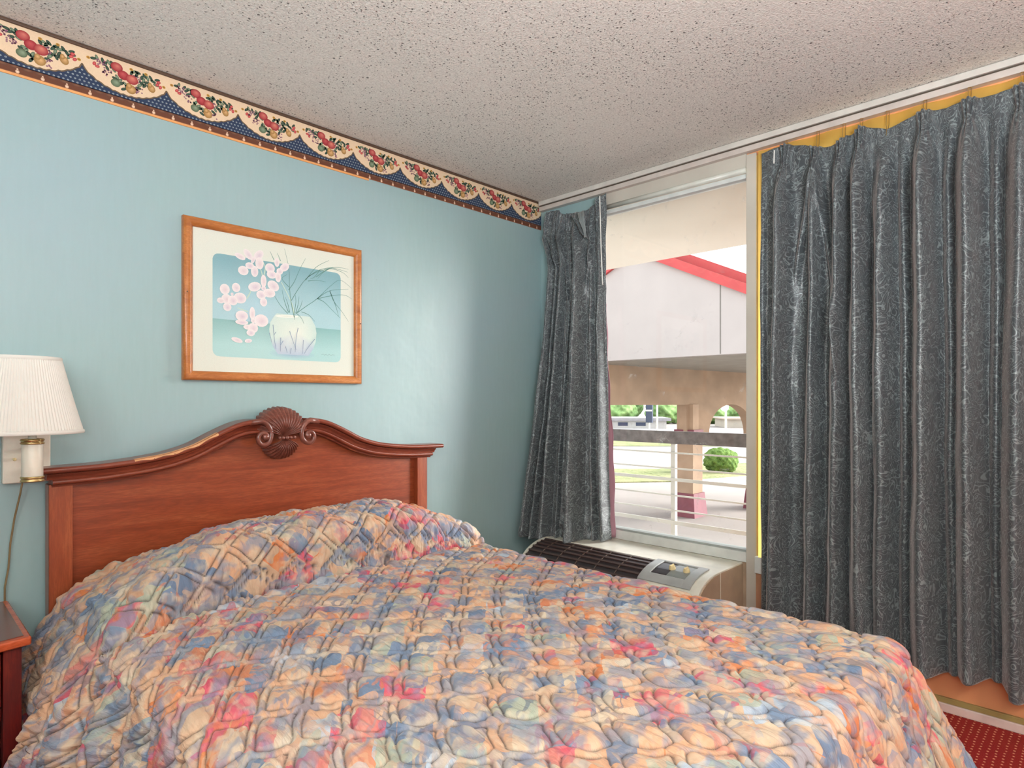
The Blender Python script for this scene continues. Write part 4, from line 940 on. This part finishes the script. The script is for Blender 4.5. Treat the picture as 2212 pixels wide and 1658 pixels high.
n = 16; aL, aR, zs_, zt_ = 6.62, 8.72, .10, 1.12
arch = [(aL+(aR-aL)/2-(aR-aL)/2*math.cos(PI*i/n), zs_+(zt_-zs_)*math.sin(PI*i/n)) for i in range(n+1)]
wall_prism([(-3, 1.10), (5.60, 1.10), (5.60, -.2), (aL, -.2)]+arch+[(aR, -.2), (9.7, -.2), (9.7, 1.10), (16, 1.10), (16, 2.40), (-3, 2.40)], 0, .45).build('arched_wall', TANW, pc)
def post(a, s1, s2, nm='column'):
    c = wl(a, 0, 0); x, y = c[0], c[1]
    co = MB().box(x-.05, x+s1, y-s2, y, GZ, 1.12).build(nm, TANW, pc)
    MB().box(x-.12, x+s1+.07, y-s2-.07, y+.07, .16, .26).build('capital', MAROON, co)
    m_ = MB(); b0, t0, z0_, z1_ = .13, .05, GZ, GZ+.80
    m_.v = [(x-.05-b0, y-s2-b0, z0_), (x+s1+b0, y-s2-b0, z0_), (x+s1+b0, y+b0, z0_), (x-.05-b0, y+b0, z0_), (x-.05-t0, y-s2-t0, z1_), (x+s1+t0, y-s2-t0, z1_), (x+s1+t0, y+t0, z1_), (x-.05-t0, y+t0, z1_)]
    m_.f = [(0,3,2,1),(4,5,6,7),(0,1,5,4),(1,2,6,5),(2,3,7,6),(3,0,4,7)]; m_.build('plinth', MAROON, co)
post(5.62, .62, .60); post(8.98, .62, .60)

# planting, far buildings, poles
def blob(name, c, r, mat, seed, sc=(1, 1, 1), parent=None, sub=4, amp=.16):
    bm = bmesh.new(); bmesh.ops.create_icosphere(bm, subdivisions=sub, radius=1.0); rn = np.random.RandomState(seed); ph = rn.rand(12, 4)*6.28
    for v in bm.verts:
        d = v.co.normalized(); k = 1.0
        for i in range(12):
            fq = 2.5+i*1.1; k += amp/(1+i*.35)*math.sin(fq*d.x+ph[i, 0])*math.sin(fq*d.y+ph[i, 1])*math.sin(fq*d.z+ph[i, 2]+1)
        v.co = Vector((d.x*r*sc[0]*k+c[0], d.y*r*sc[1]*k+c[1], d.z*r*sc[2]*k+c[2]))
    me = bpy.data.meshes.new(name); bm.to_mesh(me); bm.free(); o = bpy.data.objects.new(name, me); COL.objects.link(o); me.materials.append(mat)
    me.polygons.foreach_set('use_smooth', [True]*len(me.polygons))
    if parent is not None: o.parent = parent; o.matrix_parent_inverse = Matrix.Translation(-parent.location)
    return o
tag(blob('round_bush', (29.5, 13.0, GZ+.66), .92, BUSHM, 3, (1.0, 1.0, .80), sub=5, amp=.10), 'clipped round green bush in the parking lot island seen beside the tan column', 'bush')
tag(blob('round_bush', (27.9, 14.3, GZ+.42), .55, BUSHM, 9, (1.0, 1.0, .85), sub=5, amp=.10), 'smaller green bush half hidden behind the tan column', 'bush')
def slabxy(name, pts, z, h, mat, label, cat):
    m_ = MB().prism(pts, 2, z, z+h); return struct(m_.build(name, mat), label, cat)
slabxy('grass_island', [(24, 12.0), (36, 8.0), (40, 11.5), (31, 16.5), (26.5, 16.0)], GZ, .06, GRASS, 'small grass island around the round bush', 'grass')
slabxy('kerb', [(23.7, 11.9), (36, 7.6), (36, 8.0), (24, 12.05)], GZ, .16, plain('white_kerb', (214, 210, 204), .7), 'white kerb along the grass island', 'kerb')
slabxy('grass_patch', [(21.5, 15.0), (24.5, 12.6), (29, 15.8), (25, 20)], GZ, .05, GRASS, 'worn yellow green grass patch behind the railing', 'grass')
slabxy('grass_verge', [(38, 34), (56, 14), (64, 20), (44, 42)], GZ, .05, GRASS, 'pale grass verge along the far street', 'grass')
slabxy('street', [(48, 60), (78, 8), (92, 18), (60, 70)], GZ, .04, plain('far_street', (160, 158, 158), .9, scale=.3), 'far grey street', 'street')
# low white building at the left
lb = thing('low_building', 'low white building with dark windows and grey roof far beyond the railing', 'building', (74, 49, GZ))
bd = Vector((.62, -.785, 0)); bo_ = Vector((69.0, 55.5, 0)); bn = Vector((.785, .62, 0))
def bxo(a0, a1, h0, h1, z0, z1):
    m_ = MB(); 
    for z in (z0, z1):
        for a, h in ((a0, h0), (a1, h0), (a1, h1), (a0, h1)): p = bo_+bd*a+bn*h; m_.v.append((p.x, p.y, z))
    m_.f = [(0,3,2,1),(4,5,6,7),(0,1,5,4),(1,2,6,5),(2,3,7,6),(3,0,4,7)]; return m_
bxo(-9, 14, 0, 8, GZ, GZ+1.15).build('wall', plain('far_white_wall', (196, 194, 190), .8), lb); m_ = bxo(-9.6, 14.6, -.6, 8.6, GZ+1.15, GZ+1.55); m_.build('roof', ROOFG, lb)
for i in range(7): bxo(-6+i*2.6, -4.6+i*2.6, -.06, -.01, GZ+.40, GZ+.90).build('window', DKB, lb)
lb2 = thing('low_building', 'long cream low building far behind the tan arch', 'building', (95, 30, GZ))
bo_ = Vector((88, 38, 0)); bxo(-2, 30, 0, 8, GZ, GZ+1.3).build('wall', PALEW, lb2); bxo(-2.5, 30.5, -.5, 8.5, GZ+1.3, GZ+1.5).build('roof', plain('pinkish_roof', (196, 176, 160), .8), lb2)
def pole(x, y, h, label):
    o = thing('utility_pole', label, 'pole', (x, y, GZ)); m_ = MB(); m_.tube([(x, y, GZ), (x, y, GZ+h)], .10, 10); m_.build('shaft', WHITE, o)
    MB().box(x-.05, x+.05, y-.7, y+.7, GZ+h-.3, GZ+h-.15).build('crossarm', WHITE, o); return o
p1 = pole(49.9, 29.3, 7.5, 'pale utility pole beside the dark sign far beyond the railing')
sg = thing('roadside_sign', 'tall dark blue roadside sign far beyond the railing', 'sign', (49.4, 29.8, GZ))
MB().box(49.3, 49.5, 29.5, 30.2, GZ+1.9, GZ+5.4).build('board', DKB, sg); MB().box(49.36, 49.44, 29.8, 29.9, GZ, GZ+1.9).build('post', WHITE, sg)
MB().box(49.28, 49.3, 29.5, 30.2, GZ+3.0, GZ+3.15).build('stripe', WHITE, sg)
p2 = pole(54.5, 24.5, 8.0, 'pale street pole with a round sign seen through the tan arch')
m_ = MB(); m_.tube([(54.3, 24.5, GZ+3.4), (54.2, 24.5, GZ+3.4)], .42, 16); m_.build('round_sign', WHITE, p2)
labs = ['leftmost leafy tree beyond the low white building', 'leafy tree behind the roadside sign', 'leafy tree between the sign and the tan column', 'leafy tree behind the tan column', 'leafy tree framed in the left of the tan arch', 'leafy tree framed in the right of the tan arch', 'darker leafy tree far right behind the arch']
TP = [(86, 69, 3.5), (91.5, 62.5, 3.4), (97, 56, 3.6), (102.5, 49.5, 3.6), (108, 43, 3.6), (113, 37, 3.5), (118, 30.5, 3.6), (96, 77, 3.9), (103, 69, 3.9), (109, 61, 4.0), (115, 53, 4.0), (121, 45, 4.0), (126, 37, 4.0)]
labs += ['tall leafy tree at far left in the back row', 'second tree from the left in the back row', 'back row tree rising behind the roadside sign', 'back row tree behind the tan column', 'back row tree filling the middle of the tan arch', 'back row tree at the right of the tan arch']
BARK = plain('bark', (90, 76, 62), .9)
for i, (x, y, r) in enumerate(TP):
    tt = thing('leafy_tree', labs[i], 'tree', (x, y, GZ), 'trees on the horizon')
    hz = (.62 if i < 7 else .80); blob('crown', (x, y, GZ+r*hz*1.05), r, LEAF, 20+i, (.95, .95, hz), tt, sub=5, amp=.14)
    m_ = MB(); m_.tube([(x, y, GZ), (x, y, GZ+r*.5)], .25, 8); m_.build('trunk', BARK, tt)

# unseen dish added as a body for the overhead fill light
cf = thing('overhead_fill_dish', 'round white dish added for the fill light, unseen behind the camera', 'ceiling light', (-2.3, -3.7, 2.44))
g = MB(); g.lathe([(0, 2.40), (.15, 2.405), (.2, 2.42), (.2, 2.44)], -2.3, -3.7, 24); g.build('added_dish', WHITE, cf, smooth=True)

f3 = MB()  # frame added around the far fill light, solid wall behind it
for (a, b, c, d) in ((-3.39, -3.36, .5, 2.34), (-4.54, -4.51, .5, 2.34)): f3.box(-.05, 0, a, b, c, d)
f3.box(-.05, 0, -4.54, -3.36, .5, .56); f3.box(-.05, 0, -4.54, -3.36, 2.32, 2.36)
struct(f3.build('fill_frame', ALU), 'frame added around the fill light further along the wall, out of frame', 'window')

fl = thing('uplight_fill_stand', 'stand and bowl added for the uplight, behind the camera and out of view', 'floor lamp', (-3.2, -3.6, 0))  # unseen stand added as a body for the uplight fill
g = MB(); g.lathe([(0, 0), (.16, 0), (.16, .02), (.015, .03), (.015, 1.20), (.0, 1.20)], -3.2, -3.6, 24); g.build('pole', WHITE, fl, smooth=False)
g = MB(); g.lathe([(.02, 1.19), (.30, 1.22), (.52, 1.285), (.52, 1.29), (.30, 1.225), (.02, 1.195)], -3.2, -3.6, 32); g.build('added_bowl', WHITE, fl, smooth=True)
